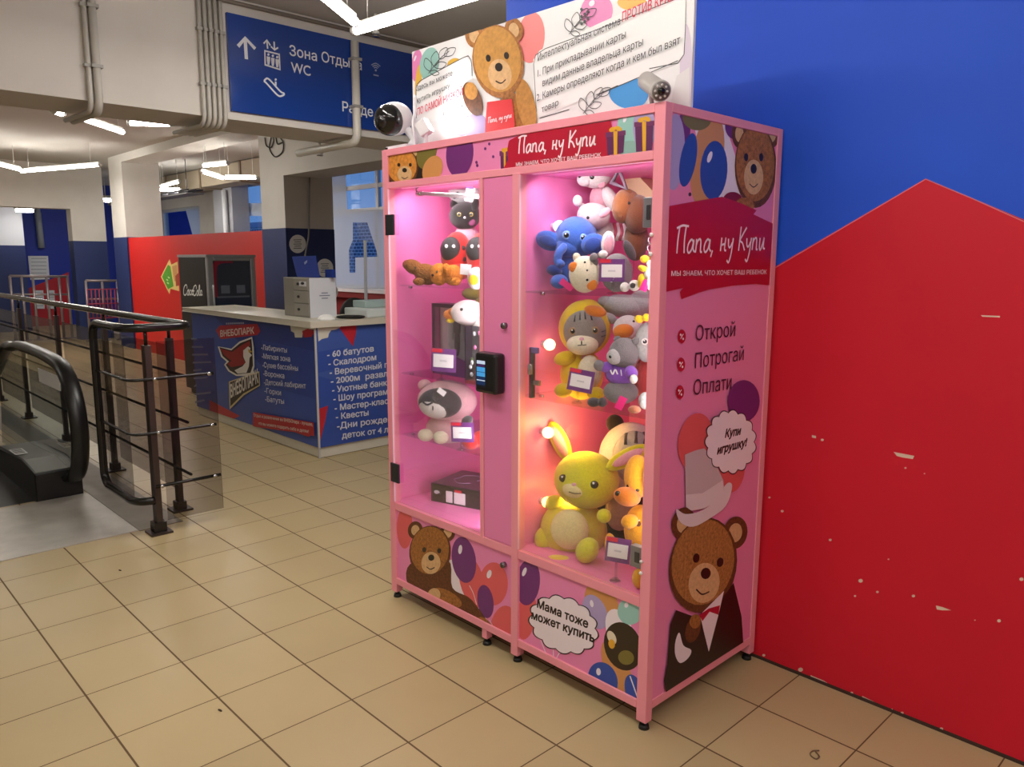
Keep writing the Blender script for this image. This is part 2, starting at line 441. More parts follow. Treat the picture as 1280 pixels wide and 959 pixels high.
# far left wall with its open doorway
mb = MB(); XW = -15.4
mb.box(XW-.3, XW, 2.348, 2.95, 0, 1.92, navy); mb.box(XW-.3, XW, 2.348, 2.95, 1.92, CZ, white)
mb.box(XW-.3, XW, -6, 2.348, 2.52, CZ, white); mb.box(XW-.3, XW, -6, .6, 0, 2.52, white)
struct('wall_left', mb)
XB = -19.5
mb = MB(); mb.box(XB-.2, XB, -6, 6.5, 0, CZ, M('wall_deep_blue', (16, 44, 150), rough=.6))
ar = Art('X', XB, 1)
ar.poly([(20, 367), (86, 340), (92, 440), (20, 440)], M('wall_low_red', (170, 24, 40)))
ar2 = Art('X', XB+.01, 1)
struct('wall_far', mb)
struct('trim_3', ar)
mb = MB(); P = at(31, 307, 'X', -18.2)
mb.box(-18.4, -18.2, -6, P.y, P.z, CZ, M('wall_cool_white', (214, 216, 226), rough=.8)); mb.box(-18.4, -18.2, -6, P.y, 0, P.z, navy)
struct('wall_inner', mb)
def notice(p, lab, ax='X', v=XB+.02, lines=6):
    ar = Art(ax, v, 1); ar.poly(p, M('paper', (206, 208, 214), rough=.8))
    (x0, y0), (x1, y1) = p[0], p[2]
    for k in range(lines):
        y = y0+(y1-y0)*(k+.7)/(lines+.4); ar.rib([(x0+(x1-x0)*.15, y), (x0+(x1-x0)*.85, y)], .7, M('print_grey', (120, 124, 140)), smooth=0)
    return tag(ar.build('notice'), lab, 'notice')
notice([(35, 320), (60, 320), (62, 349), (38, 350)], 'large pale notice on the deep blue wall through the doorway')
notice([(41, 363), (54, 363), (56, 386), (43, 386)], 'small white notice on the red wall, farther from the doorway edge', lines=4)
notice([(58, 363), (68, 363), (69, 386), (59, 386)], 'small white notice on the red wall, next to the doorway edge', lines=4)
# plastic pipe against the blue wall
p0 = at(47, 266, 'X', XB+.05); p1 = at(52, 310, 'X', XB+.05)
mb = MB(); mb.tube([p0, p1], .07, M('pipe_grey', (150, 156, 166), rough=.5)); mb.tube([p0, p0+Vector((0, 0, .6))], .06, M('pipe_grey')); tag(mb.build('drain_pipe'), 'grey vertical pipe on the deep blue wall through the doorway', 'pipe')

# back wall with the tall windows
WB = 5.2
def X6(px, py=300): return at(px, py, 'Y', WB).x
def Z6(py, px): return at(px, py, 'Y', WB).z
mb = MB(); grey = M('wall_grey', (176, 176, 182), rough=.8)
xa, xb_, xc, xd = X6(202), X6(251), X6(291), X6(345)
xe = X6(409); xf = -7.5; zs = Z6(356, 419)
zc = Z6(258, 240); zb = 3.1
mb.box(-21, xa, WB, WB+.2, 0, CZ, grey)
mb.box(xa, xb_, WB, WB+.2, 0, 1.1, grey); mb.box(xa, xb_, WB, WB+.2, zc, CZ, white)
mb.box(xb_, xc, WB, WB+.2, 0, CZ, white)
mb.box(xc, xd, WB, WB+.2, 0, 1.1, grey); mb.box(xc, xd, WB, WB+.2, zb, CZ, white)
mb.box(xd, xe, WB, WB+.2, 0, CZ, white)
mb.box(xe, xf, WB, WB+.2, 0, zs-.12, M('wall_low_dark_red', (120, 20, 26), rough=.6)); mb.box(xe, xf, WB, WB+.2, 3.25, CZ, white)
mb.box(xf, 5, WB, WB+.2, 0, CZ, white)
struct('wall_back', mb)
mb = MB(); mb.box(xe, xf, WB-.15, WB+.05, zs-.1, zs-.05, M('sill_white', (214, 216, 220), rough=.5)); mb.box(xe, xf, WB-.12, WB-.1, zs-.2, zs-.1, M('sill_red', (120, 36, 36), rough=.6)); struct('trim_4', mb)
# grey pillar with pipes in front of that wall
mb = MB(); g0, g1 = at(269, 290, 'Y', 4.85).x, at(292, 290, 'Y', 4.85).x
mb.box(g0, g1, 4.85, WB, 0, CZ, M('pillar_grey', (168, 170, 178), rough=.8)); struct('trim_5', mb)
mb = MB(); xx = at(284, 290, 'Y', 4.8).x
mb.tube([(xx, 4.78, .0), (xx, 4.78, 2.94)], .05, M('pipe_white', (216, 218, 222), rough=.4)); tag(mb.build('heating_pipe'), 'white riser pipe on the grey pillar beyond the red partition', 'pipe')
fr = M('window_frame', (196, 200, 206), rough=.4); film = bpy.data.materials.new('window_paper'); film.use_nodes = True
nt = film.node_tree; nt.nodes.clear(); out = nt.nodes.new('ShaderNodeOutputMaterial'); t1 = nt.nodes.new('ShaderNodeBsdfTranslucent'); t1.inputs[0].default_value = (.86, .88, .9, 1)
d1 = nt.nodes.new('ShaderNodeBsdfDiffuse'); d1.inputs[0].default_value = (.72, .76, .80, 1); mxs = nt.nodes.new('ShaderNodeMixShader'); mxs.inputs[0].default_value = .4
nt.links.new(t1.outputs[0], mxs.inputs[1]); nt.links.new(d1.outputs[0], mxs.inputs[2]); nt.links.new(mxs.outputs[0], out.inputs[0])
wglass = glass('window_glass', (190, 210, 235), .3)
def window(n, x0, x1, z0, z1, vb, hb, papers):
    mb = MB(); t = .035
    for x in [x0+t, x1-t]+list(vb): mb.box(x-t, x+t, WB+.05, WB+.11, z0, z1, fr)
    for z in [z0+t, z1-t]+list(hb): mb.box(x0, x1, WB+.055, WB+.105, z-t, z+t, fr)
    wn = struct('window_%d' % n, mb)
    g = MB(); g.box(x0, x1, WB+.075, WB+.085, z0, z1, wglass); g.build('pane', wn)
    if papers:
        p = MB()
        for poly in papers: p.prism([at(a_, b_, 'Y', WB+.04) for a_, b_ in poly], (0, .002, 0), film)
        p.build('paper_sheet', wn, label='torn pale paper taped over the panes')
    return wn
window(1, xe, xf, zs-.06, 3.25, [X6(467, 220)], [Z6(262, 460), Z6(232, 460)], [
    [(404, 188), (431, 188), (434, 262), (404, 262)], [(404, 262), (434, 262), (441, 278), (441, 300), (436, 312), (437, 341), (404, 341)],
    [(434, 262), (520, 262), (520, 341), (444, 341), (444, 322), (473, 321), (459, 278), (441, 278)], [(404, 341), (520, 341), (520, 360), (404, 360)]])
window(2, xc, xd, 1.1, zb, [], [Z6(262, 310)], [[(290, 254), (345, 254), (345, 270), (290, 270)], [(290, 215), (296, 215), (296, 300), (290, 300)]])
window(3, xa, xb_, 1.1, zc, [], [], [[(232, 262), (252, 256), (256, 310), (245, 310)]])
# brick house across the street, seen through the panes
def brickmat():
    m = bpy.data.materials.new('street_brick'); m.use_nodes = True; nt = m.node_tree; b = nt.nodes['Principled BSDF']; b.inputs['Roughness'].default_value = .9
    tc = nt.nodes.new('ShaderNodeTexCoord'); mp = nt.nodes.new('ShaderNodeMapping'); mp.inputs['Rotation'].default_value = (math.pi/2, 0, 0)
    bt = nt.nodes.new('ShaderNodeTexBrick'); bt.inputs['Scale'].default_value = 2.2; bt.inputs['Color1'].default_value = rgb(74, 84, 112); bt.inputs['Color2'].default_value = rgb(92, 100, 126); bt.inputs['Mortar'].default_value = rgb(190, 196, 210); bt.inputs['Mortar Size'].default_value = .03
    nt.links.new(tc.outputs['Object'], mp.inputs[0]); nt.links.new(mp.outputs[0], bt.inputs[0]); nt.links.new(bt.outputs[0], b.inputs['Base Color']); return m
mb = MB(); mb.box(-46, -8, 13, 13.4, -1, 2.9, brickmat()); mb.box(-46, -8, 12.95, 13.4, 2.9, 3.1, M('cornice_blue', (120, 130, 160)))
o = mb.build('brick_building'); tag(o, 'dark brick house across the street seen through the torn window paper', 'building'); o['kind'] = 'thing'

# walls out of sight close the hall
mb = MB(); mb.box(-21, 5, -6.2, -6, 0, CZ, white); struct('wall_front', mb)
mb = MB(); mb.box(5, 5.2, -6.2, 6.7, 0, CZ, white); struct('wall_side', mb)

# ------------------------------------------------------------------ ceiling tubes
warm = (1, .955, .88)
tubeglow = M('tube_glow', (255, 250, 240), emit=TUBE_GLOW)
housing = M('lamp_housing', (224, 222, 216), rough=.4)
TG = 'ceiling tube lights'
def tube_lamp(p0, p1, label, group=TG, watts=1.9, col=warm):
    p0 = Vector(p0); p1 = Vector(p1); d = (p1-p0).normalized(); L = (p1-p0).length; c = (p0+p1)/2
    R = Matrix((d, Vector((-d.y, d.x, 0)), Vector((0, 0, 1)))).transposed()
    t = thing('ceiling_tube_light', label, 'ceiling lamp', (c.x, c.y, c.z), group)
    mb = MB(); mb.tube([p0, p1], .026, tubeglow, 12); mb.build('diffuser', t)
    mb = MB(); mb.box(-L/2, L/2, -.014, .014, .018, .045, housing, R, c)
    for s in (-1, 1): mb.tube([c+d*s*L*.5, c+d*s*(L*.5+.03)], .028, housing, 12)
    mb.build('housing', t)
    for s in (-1, 1):
        mb = MB(); q = c+d*s*L*.4; mb.tube([q+Vector((0, 0, .04)), (q.x, q.y, CZ)], .003, housing, 5); mb.build('hanger', t)
    l = bpy.data.lights.new('tube_light', 'AREA'); l.shape = 'RECTANGLE'; l.size = L; l.size_y = .05; l.energy = TUBE_W*watts*L; l.color = col
    lo = bpy.data.objects.new('tube_light', l); COL.objects.link(lo); lo.parent = t
    lo.location = (0, 0, -.03); lo.rotation_euler = (0, 0, math.atan2(d.y, d.x))
    return t
def pxlamp(a_, b_, z, label, **k): return tube_lamp(at(*a_, 'Z', z), at(*b_, 'Z', z), label, **k)
q0 = at(443, 27, 'Z', 3.0); dd = (at(411, 0, 'Z', 3.0)-q0).normalized(); tube_lamp(q0, q0+dd*1.15, 'bright ceiling tube over the blue sign, running off the top edge of the photo', watts=1.5)
q0 = at(445, 38, 'Z', 3.0); dd = (at(590, -5, 'Z', 3.0)-q0).normalized(); tube_lamp(q0, q0+dd*1.15, 'long bright ceiling tube between the blue sign and the blue wall', watts=1.5)
pxlamp((100, 147), (153, 165), 3.0, 'slanting ceiling tube beneath the beam, beside the grey conduits')
pxlamp((163, 154), (212, 155), 3.0, 'level ceiling tube just above the white pillar')
pxlamp((27, 214), (124, 206), 3.0, 'long ceiling tube in front of the far white wall')
pxlamp((-60, 190), (25, 212), 3.0, 'ceiling tube cut by the left edge of the photo')
pxlamp((68, 139), (77, 142), 2.95, 'short lit tube end peeping out under the beam', watts=1.5)
pxlamp((253, 214.5), (278, 222.5), 2.85, 'slanting ceiling tube above the red partition, near the column')
pxlamp((282, 222), (320, 222), 2.85, 'level ceiling tube above the red partition, touching the column in view')
pxlamp((255, 207), (284, 204), 2.93, 'pinkish lit tube above the other tubes at the column', watts=.6, col=(1, .8, .85))
pxlamp((199, 237), (225, 237.5), 2.9, 'far ceiling tube beside the white pillar', watts=1.8)
pxlamp((202, 233), (224, 227), 2.95, 'far slanting tube over the level one beside the white pillar', watts=1.8)
OFF = 'ceiling tubes over the front of the hall'
for p0, p1, wt in (((-1.7, -.75), (-.75, -1.35), 1.1), ((-.6, -1.35), (.5, -1.2), 1.2), ((1.2, -1.5), (2.2, -.9), 1.25), ((2.3, -.9), (3.3, -1.3), 1.5), ((-1.6, -3.2), (-.6, -3.6), .8), ((.6, -3.4), (1.6, -3.1), .9),
               ((2.4, -3), (3.4, -3.4), .9), ((-5.6, -2.6), (-6.6, -2.9), .3), ((-9, -1.4), (-10, -1.8), .3)):
    tube_lamp((*p0, 3.02), (*p1, 3.02), 'slim white ceiling tube over the front part of the hall', OFF, watts=wt*.8)
# small round downlights far away
for px, py, z, lab in ((132, 252, 3.0, 'small round downlight between the far wall and the white pillar'), (31, 265, 2.5, 'small round downlight inside the far doorway')):
    P = at(px, py, 'X', -17.5); mb = MB(); mb.cyl((P.x, P.y, P.z), (P.x, P.y, P.z+.06), .16, tubeglow, 18)
    t = thing('downlight', lab, 'ceiling lamp', P, 'round downlights'); mb.build('diffuser', t); mb = MB(); mb.cyl((P.x, P.y, P.z+.06), (P.x, P.y, P.z+.12), .19, housing, 18); mb.build('housing', t)
    mb = MB(); mb.cyl((P.x, P.y, P.z+.12), (P.x, P.y, CZ), .012, housing, 6); mb.build('hanger', t)

# ------------------------------------------------------------------ sign and conduits on the beam
sb = M('sign_blue', (28, 62, 142), rough=.12, spec=.6); sw = M('sign_white', (226, 230, 236), rough=.3); sg_ = M('sign_faint', (150, 164, 196), rough=.3)
a = Art('X', -3.975, 1)
P0 = at(289.5, 140, 'X', -4); P1 = at(519, 169, 'X', -4); zt = at(279, 15.5, 'X', -4).z
a.box(-4.0, -3.975, P0.y-.01, 2.06, 2.60, zt, sb)
def sp(*p): return list(p)
a.rib([(308, 74), (306.5, 50)], 4.4, sw, smooth=0); a.rib([(297.5, 58), (306.5, 47.5), (319, 61)], 4.4, sw, smooth=0)   # arrow
a.rib([(331, 63.5), (331.5, 81), (350, 87), (349, 68)], 2.6, sw, True, 0)
for x in (335.5, 341, 346.5):
    y = 68+(x-335)*.3; a.el(x, y, 1.5, 1.7, sw, n=10); a.poly([(x-2.2, y+2.2), (x+2.2, y+3), (x+2, y+8), (x+1.2, y+13), (x-1.2, y+12.6), (x-2, y+7)], sw)
a.rib([(334.5, 61), (333.5, 51)], 2, sw, smooth=0); a.rib([(329.5, 54.5), (333.5, 50), (338, 57)], 2, sw, smooth=0)
a.rib([(342.5, 52), (343, 62)], 2, sw, smooth=0); a.rib([(338.5, 58), (343, 62.5), (347.5, 59.5)], 2, sw, smooth=0)
a.rib([(331.5, 99.5), (336, 99), (350, 114), (355, 117), (353, 119.5), (347, 119), (333, 104), (330.5, 102)], 2.2, sw, True, 5)
a.el(344.5, 99.5, 1.4, 1.6, sw, n=10); a.rib([(344.5, 102), (344.5, 107)], 2.4, sw, smooth=0)
a.text('Зона', (362, 69), (396, 76.5), 12.5, sw, .012); a.text('Отдыха', (402, 77), (452, 88), 12.5, sw, .008)
a.text('WC', (364, 90), (388, 95), 12.5, sw, .012); a.text('Разде', (428, 139), (466, 146), 12, sw, .012)
for rr in (3, 5, 7): a.rib([(469.5-rr*.8, 88-rr*.95), (469.5, 88-rr*1.25), (469.5+rr*.8, 88-rr*.72)], 1.2, sg_)
a.el(469.5, 88, 1.3, 1.4, sg_, n=10); a.rib([(466.5, 93.5), (473, 95)], 1.6, sg_, smooth=0)
tag(a.build('direction_sign'), 'wide blue direction sign with white pictograms and lettering on the beam', 'sign')
cond = M('conduit_grey', (186, 182, 174), rough=.5)
def conduit(y, r, zt_, lab, reach=.5, grp='conduits running down the beam', kind='conduit_pipe', mat=cond):
    x = (-3.973 if y > 1 else -3.995)+r
    pts = [(x, y, zt_), (x, y, 2.6), (x, y, 2.56)]+[(x-.075+.075*math.cos(t), y, 2.53-.075*math.sin(t)+.03) for t in (.4, .8, 1.2, 1.57)]
    zz = pts[-1][2]
    pts += [(x-reach, y-.02, zz)]
    t = thing(kind, lab, 'pipe', (x, y, 2.6), grp)
    mb = MB(); mb.tube(pts, r, mat, 10); mb.build('pipe', t)
    for z in (2.75, 3.1): mb = MB(); mb.box(x-r-.002, x+r+.004, y-r-.008, y+r+.008, z-.01, z+.01, M('clip_grey', (160, 158, 152))); mb.build('pipe_clip', t)
conduit(-.43, .016, CZ, 'outer conduit of the grey pair on the beam, away from the sign'); conduit(-.385, .024, CZ, 'thicker conduit of the grey pair on the beam, toward the sign')
for k, nm in enumerate(('first', 'second', 'third', 'fourth', 'fifth')):
    conduit(.275+.037*k, .0145, CZ, nm+' of the five parallel conduits left of the blue sign, counted toward the sign')
conduit(1.455, .032, 3.23, 'thick white pipe running down over the blue sign', .9, 'pipes on the sign', 'cable_pipe', M('pipe_cream', (214, 210, 200), rough=.45))
mb = MB(); mb.tube([(-3.97, -6, 3.315), (-3.97, 5.1, 3.315)], .014, M('conduit_dark', (120, 112, 104), rough=.6)); tag(mb.build('cable_conduit'), 'thin dark conduit along the top of the sign beam', 'pipe')
# sprinkler heads and cables
for px, py, ax_, v, zt_, lab in ((470, 42, 'X', -3.6, CZ, 'white sprinkler head hanging from the ceiling beside the bright tube'), (400, 192, 'X', -4.9, CZ, 'sprinkler head hanging behind the sign beam')):
    P = at(px, py, ax_, v); t = thing('sprinkler', lab, 'sprinkler', P)
    mb = MB(); mb.cyl((P.x, P.y, P.z+.02), (P.x, P.y, zt_), .012, housing, 8); mb.build('drop_pipe', t)
    mb = MB(); mb.cyl((P.x, P.y, P.z), (P.x, P.y, P.z+.03), .03, housing, 14, .015); mb.cyl((P.x, P.y, P.z-.02), (P.x, P.y, P.z-.012), .03, M('chrome', (200, 200, 204), rough=.2, metal=1), 14); mb.build('head', t)
mb = MB(); Y0 = 2.585
def c1(pts): return [at(a_, b_, 'Y', Y0) for a_, b_ in pts]
for pts in ([(331, 172), (333, 182), (339, 184), (342, 176), (341, 170)], [(339, 172), (337, 186), (344, 196), (353, 190), (354, 178), (349, 171)], [(345, 172), (347, 180), (353, 178)]):
    mb.tube(catmull(c1(pts), 6), .008, M('cable_black', (40, 38, 36), rough=.6), 6)
tag(mb.build('cable_loop'), 'loose loops of black cable at the top of the white column', 'cable')
mb = MB(); mb.tube(catmull([at(387, 222, 'X', -7.33), at(386, 250, 'X', -7.33), at(386, 290, 'X', -7.33), at(384, 305, 'X', -7.32), at(381, 322, 'X', -7.30)], 6), .012, M('cable_grey', (120, 116, 112), rough=.6), 6)
tag(mb.build('power_cable'), 'grey cable running down the column to the blue placard', 'cable')
# big ventilation duct and cable tray in the far bay
duct = M('duct_beige', (170, 156, 134), rough=.6)
t = thing('ventilation_duct', 'long beige ventilation duct hung from the ceiling behind the white column', 'duct', (-12, 4.6, 2.98))
mb = MB(); mb.box(-17, -8.0, 4.4, 4.8, 2.98, 3.33, duct); mb.build('duct_run', t, bevel=.01)
for x in (-16, -14.2, -12.4, -10.6, -8.8):
    mb = MB(); mb.box(x-.03, x+.03, 4.38, 4.82, 2.96, 3.34, M('duct_flange', (126, 110, 92), rough=.6)); mb.build('flange', t)
mb = MB(); mb.box(-17, -12.6, 3.5, 3.8, 2.72, 2.74, M('tray_grey', (120, 120, 124), rough=.5, metal=.4))
for x in range(9): mb.tube([(-17+x*.5, 3.5, 2.76), (-17+x*.5+.25, 3.8, 2.8)], .02, M('cable_dark', (60, 60, 66)), 6)
for y in (3.52, 3.65, 3.77): mb.tube([(-17, y, 2.77), (-12.6, y, 2.79)], .018, M('cable_dark'), 6)
for x in (-16.5, -14.5, -13): mb.tube([(x, 3.65, 2.74), (x, 3.65, CZ-.001)], .008, M('cable_dark'), 5)
tag(mb.build('cable_tray'), 'cable tray with loose grey cables under the beige duct', 'cable tray')

P = at(1018, 943, 'Z', .004); mb = MB(); k = mpp(P)
mb.tube(catmull([P+Vector((.002, .03, 0)), P+Vector((-.012, .012, 0)), P+Vector((-.008, -.012, 0)), P+Vector((.014, -.02, 0)), P+Vector((.016, .0, 0)), P+Vector((-.004, .016, 0))], 6), .0022, M('string_brown', (112, 92, 70), rough=.8), 6)
tag(mb.build('string_loop'), 'thin brown loop of string lying on the floor tiles by the red wall', 'string')
for x, y, ang, lab in ((275, 888, .2, 'small dark crumb on the floor tiles in the middle foreground'), (150, 713, .3, 'tiny dark crumb on the floor tiles near the metal plate')):
    P = at(x, y, 'Z', .002); mb = MB(); mb.ell(P, (.012, .004, .003), M('crumb_dark', (60, 44, 30), rough=.9), Matrix.Rotation(ang, 3, 'Z'), 10, 6); tag(mb.build('crumb'), lab, 'crumb', 'crumbs on the floor')

# ================================================================== counter
ctop = M('counter_top', (206, 200, 184), rough=.35); cb = M('counter_blue', (52, 80, 162), rough=.4); cb2 = M('counter_navy', (38, 60, 136), rough=.4)
cwt = M('counter_print', (216, 218, 230), rough=.4); cred = M('counter_red', (176, 26, 46), rough=.4); cwh = M('counter_cream', (214, 210, 196), rough=.5)
CX, CY = -4.0, 1.06; CXL = -6.45
T = thing('reception_counter', 'blue printed reception counter with a white top beside the pink cabinet', 'counter', (CX, CY, 0))
mb = MB(); mb.box(CXL, CX, CY, CY+.5, .09, 1.06, cb2); mb.box(CX-.5, CX, CY+.5, 3.4, .09, 1.06, cb2); mb.build('body', T)
mb = MB(); mb.prism([(CXL-.1, CY-.05, 1.06), (CX+.03, CY-.05, 1.06), (CX+.03, 3.4, 1.06), (CX-.55, 3.4, 1.06), (CX-.55, CY+.5, 1.06), (CXL-.1, CY+.5, 1.06)], (0, 0, .038), ctop); mb.build('worktop', T, bevel=.006)
mb = MB(); mb.box(CXL, CX-.01, CY+.012, CY+.03, 0.005, .09, cwh); mb.box(CX-.03, CX-.012, CY+.012, 3.4, .005, .09, cwh); mb.box(CXL+.03, CX-.05, CY+.03, CY+.48, .0, .09, M('plinth_dark', (40, 36, 34))); mb.box(CX-.48, CX-.03, CY+.4, 3.38, .0, .09, M('plinth_dark')); mb.build('plinth', T)
mb = MB(); mb.box(CX-.004, CX+.008, CY-.008, CY+.006, .005, 1.06, M('trim_alu', (198, 196, 196), rough=.35)); mb.build('corner_trim', T)
a = Art('Y', CY, -1, (CXL, CX-.004, .09, 1.06), .0003)
a.polyuv([(CXL, .09), (CX, .09), (CX, 1.06), (CXL, 1.06)], cb)
a.poly([(258, 385), (400, 400), (400, 470), (330, 460)], cb2); a.poly([(327, 425), (398, 440), (398, 500), (327, 480)], M('counter_mid', (44, 70, 150), rough=.4))
a.poly([(262, 500), (300, 520), (280, 530), (262, 528)], cred); a.poly([(232, 392), (240, 392), (238, 402), (232, 400)], cred)
a.poly([(359, 398), (396, 403), (396, 412), (386, 412), (385, 416), (379, 413), (378, 422), (369, 422), (368, 416), (364, 414), (363, 406), (360, 404)], cwh)
a.poly([(378, 414), (385, 411), (394, 414), (390, 421), (380, 422)], cred)
# logo
wht = M('logo_white', (224, 220, 214), rough=.4); dk = M('logo_dark', (30, 16, 26), rough=.4); lr = M('logo_red', (150, 24, 36), rough=.4)
a.poly([(270, 413), (275, 407), (322, 405), (326, 414), (322, 419), (276, 424)], cred)
a.text('ВНЕБОПАРК', (276, 421), (318, 417), 7.4, wht, .02)
for k in range(9): a.rib([(283+k*2.6, 404.6-k*.1), (284.8+k*2.6, 404.6-k*.1)], 2.0, M('logo_pale', (170, 176, 200)), smooth=0)
a.poly([(273, 433), (290, 436), (300, 427), (316, 421), (318, 434), (319, 458), (316, 468), (306, 470), (296, 470), (286, 464), (281, 456), (284, 452), (277, 446)], wht)
a.poly([(275, 434), (290, 438), (301, 429), (315, 423.5), (316, 434), (317, 457), (314, 466), (297, 468), (288, 463), (283, 456), (287, 452), (279, 445)], dk)
a.poly([(276, 435.5), (291, 440), (302, 432), (313, 426), (314, 432), (306, 436), (304, 446), (308, 454), (302, 457), (290, 459), (285, 455), (290, 451), (281, 444)], lr)
a.poly([(305, 438), (311, 433), (314, 435), (313, 441), (316, 444), (313, 447), (312, 458), (309, 466), (298, 467), (294, 463), (304, 458), (308, 453), (305, 446)], wht)
a.poly([(311, 436), (317, 440), (312, 441)], M('logo_gold', (196, 160, 70), rough=.4))
a.poly([(287, 477), (325, 464), (326, 482), (306, 494), (288, 512)], M('logo_edge', (206, 190, 140), rough=.4)); a.poly([(288.5, 478), (324, 466), (325, 481), (305, 492), (289, 508)], dk)
a.text('ВНЕБОПАРК', (289.5, 497), (324, 478), 15, wht, .03)
for i, (tx, y, x1) in enumerate((('-Лабиринты', 439, 360), ('-Мягкая зона', 450, 364), ('-Сухие бассейны', 461, 374), ('-Воронка', 471.5, 357), ('-Детский лабиринт', 482.5, 384), ('-Горки', 493, 353), ('-Батуты', 503.5, 357))):
    x0 = 328+i*.9; a.text(tx, (x0, y-2), (x1, y+(x1-x0)*.06), 6.2, cwt, .008)
a.poly([(318, 515), (394, 528), (395, 545), (390, 544), (388, 546), (370, 540), (318, 533)], cred)
a.text('Отдых и развлечения во ВНЕБОпарк - лучшее,', (319, 520.5), (393, 532.5), 3.6, wht, .01); a.text('что вы можете подарить себе и детям!', (325, 530.5), (388, 541), 3.6, wht, .01)
for i in range(9):
    y = 424+i*9.5; ln = (16, 24, 30, 34, 22, 30, 16, 34, 26)[i]; a.rib([(232, y-2), (232+ln, y)], 2.2, M('counter_faint', (130, 140, 176)), smooth=0)
a.build('front_panel', T)
a = Art('X', CX, 1, (CY, 3.4, .09, 1.06), .0003)
a.polyuv([(CY, .09), (3.4, .09), (3.4, 1.06), (CY, 1.06)], M('counter_blue_light', (66, 92, 168), rough=.4))
a.poly([(398, 440), (430, 434), (426, 460), (398, 466)], cb); a.poly([(398, 470), (500, 500), (500, 560), (398, 560)], cb)
a.poly([(396, 403), (432, 401), (430, 406), (426, 409), (420, 412), (414, 413), (411, 417), (410, 422), (402, 424), (398, 427)], cwh)
a.poly([(424, 410), (430, 404), (446, 402), (445, 416), (441, 433)], M('counter_red_bright', (186, 40, 56), rough=.4)); a.poly([(399, 511), (410, 507), (406, 528), (400, 552)], M('counter_red_bright'))
for i, (tx, x0, y0, x1) in enumerate((('- 60 батутов', 409, 447, 467), ('- Скалодром', 410.5, 458, 470), ('- Веревочный го', 412, 469, 489), ('- 2000м  развле', 413.5, 480, 490), ('- Уютные банкет', 415, 491, 493), ('- Шоу программ', 416.5, 502, 491), ('- Мастер-класс', 418, 513.5, 490), ('- Квесты', 419.5, 524.5, 460), ('-Дни рожден', 421, 536, 489), ('деток от 4 ле', 427, 548, 490))):
    a.text(tx, (x0, y0), (x1, y0-(x1-x0)*.135), 7.4, cwt, .022)
a.build('side_panel', T)
# things on the counter
gl = M('drawer_grey', (140, 136, 126), rough=.5)
Z = 1.098
T = thing('drawer_unit', 'small grey three-drawer unit with a white sheet on its side, standing on the counter', 'drawer unit', (-4.62, 1.38, Z))
mb = MB(); mb.box(-4.85, -4.41, 1.25, 1.50, Z, Z+.33, gl); mb.build('body', T, bevel=.004)
for k in range(3):
    mb = MB(); mb.box(-4.66, -4.42, 1.243, 1.25, Z+.012+.107*k, Z+.112+.107*k, M('drawer_front', (150, 146, 136), rough=.5)); dr = mb.build('drawer', T, bevel=.003)
    mb = MB(); mb.ell((-4.58, 1.24, Z+.065+.107*k), (.02, .008, .012), M('knob_black', (24, 22, 22))); mb.build('knob', dr)
mb = MB(); mb.box(-4.409, -4.404, 1.252, 1.50, Z-.0, Z+.33, M('sheet_white', (214, 216, 222), rough=.7))
for k, (yy, ln) in enumerate(((1.36, .06), (1.34, .10), (1.36, .06))): mb.box(-4.404, -4.4035, yy, yy+ln, Z+.2-.022*k, Z+.208-.022*k, M('print_grey'))
mb.build('paper_sheet', T, label='white printed sheet')
mb = MB(); mb.box(-4.56, -4.44, 1.2415, 1.243, Z+.26, Z+.3, M('sheet_white')); mb.ell((-4.5, 1.24, Z+.285), (.03, .004, .012), M('knob_black')); mb.build('label', T)
T = thing('placard', 'blue leaning placard with pale lettering on top of the drawer unit', 'sign', (-4.6, 1.42, Z+.33))
mb = MB(); q = [at(365, 321, 'Y', 1.45), at(394, 320, 'Y', 1.45), at(399, 343, 'Y', 1.36), at(371, 344, 'Y', 1.36)]; q[2].z = q[3].z = Z+.332; mb.prism(q, (0, .008, .002), M('placard_blue', (40, 60, 140), rough=.8, spec=.1)); mb.build('board', T)
a = Art('Y', 1.40, -1); a.rib([(374, 337), (395, 337)], 1.6, M('placard_text', (150, 165, 215)), smooth=0); a.rib([(376, 340), (396, 340)], 1, M('placard_text'), smooth=0); a.poly([(380, 328), (384, 325), (384, 328), (381, 331)], M('placard_text')); a.build('lettering', T)
mb = MB(); mb.box(-4.47, -4.36, 1.44, 1.47, Z+.333, Z+.40, M('placard_blue')); mb.build('stand', T)
mb = MB(); mb.ell((-4.15, 1.25, Z), (.075, .07, .045), M('paper_white', (232, 232, 230), rough=.8, bump=.6, bscale=30), zmin=0); tag(mb.build('crumpled_napkin'), 'crumpled white napkin on the counter corner', 'napkin')
T = thing('printer', 'pale printer standing on the counter next to the cabinet', 'printer', (-4.25, 2.2, Z))
mb = MB(); mb.box(-4.48, -4.12, 1.62, 2.5, Z, Z+.07, M('printer_white', (206, 214, 212), rough=.4)); mb.build('body', T, bevel=.01)
mb = MB(); mb.box(-4.5, -4.3, 1.72, 2.45, Z+.07, Z+.13, M('printer_teal', (170, 190, 186), rough=.4)); mb.build('lid', T, bevel=.008)
T = thing('office_chair', 'black chair back rising behind the counter', 'chair', (-4.95, 1.9, 0))
mb = MB(); mb.ell((-4.70, 1.86, 1.06), (.1, .15, .18), M('chair_black', (18, 17, 18), rough=.7)); mb.build('backrest', T)
mb = MB(); mb.ell((-4.98, 1.9, .5), (.27, .27, .06), M('chair_black')); mb.build('seat', T)
mb = MB(); mb.cyl((-4.98, 1.9, .06), (-4.98, 1.9, .5), .035, M('chair_black'))
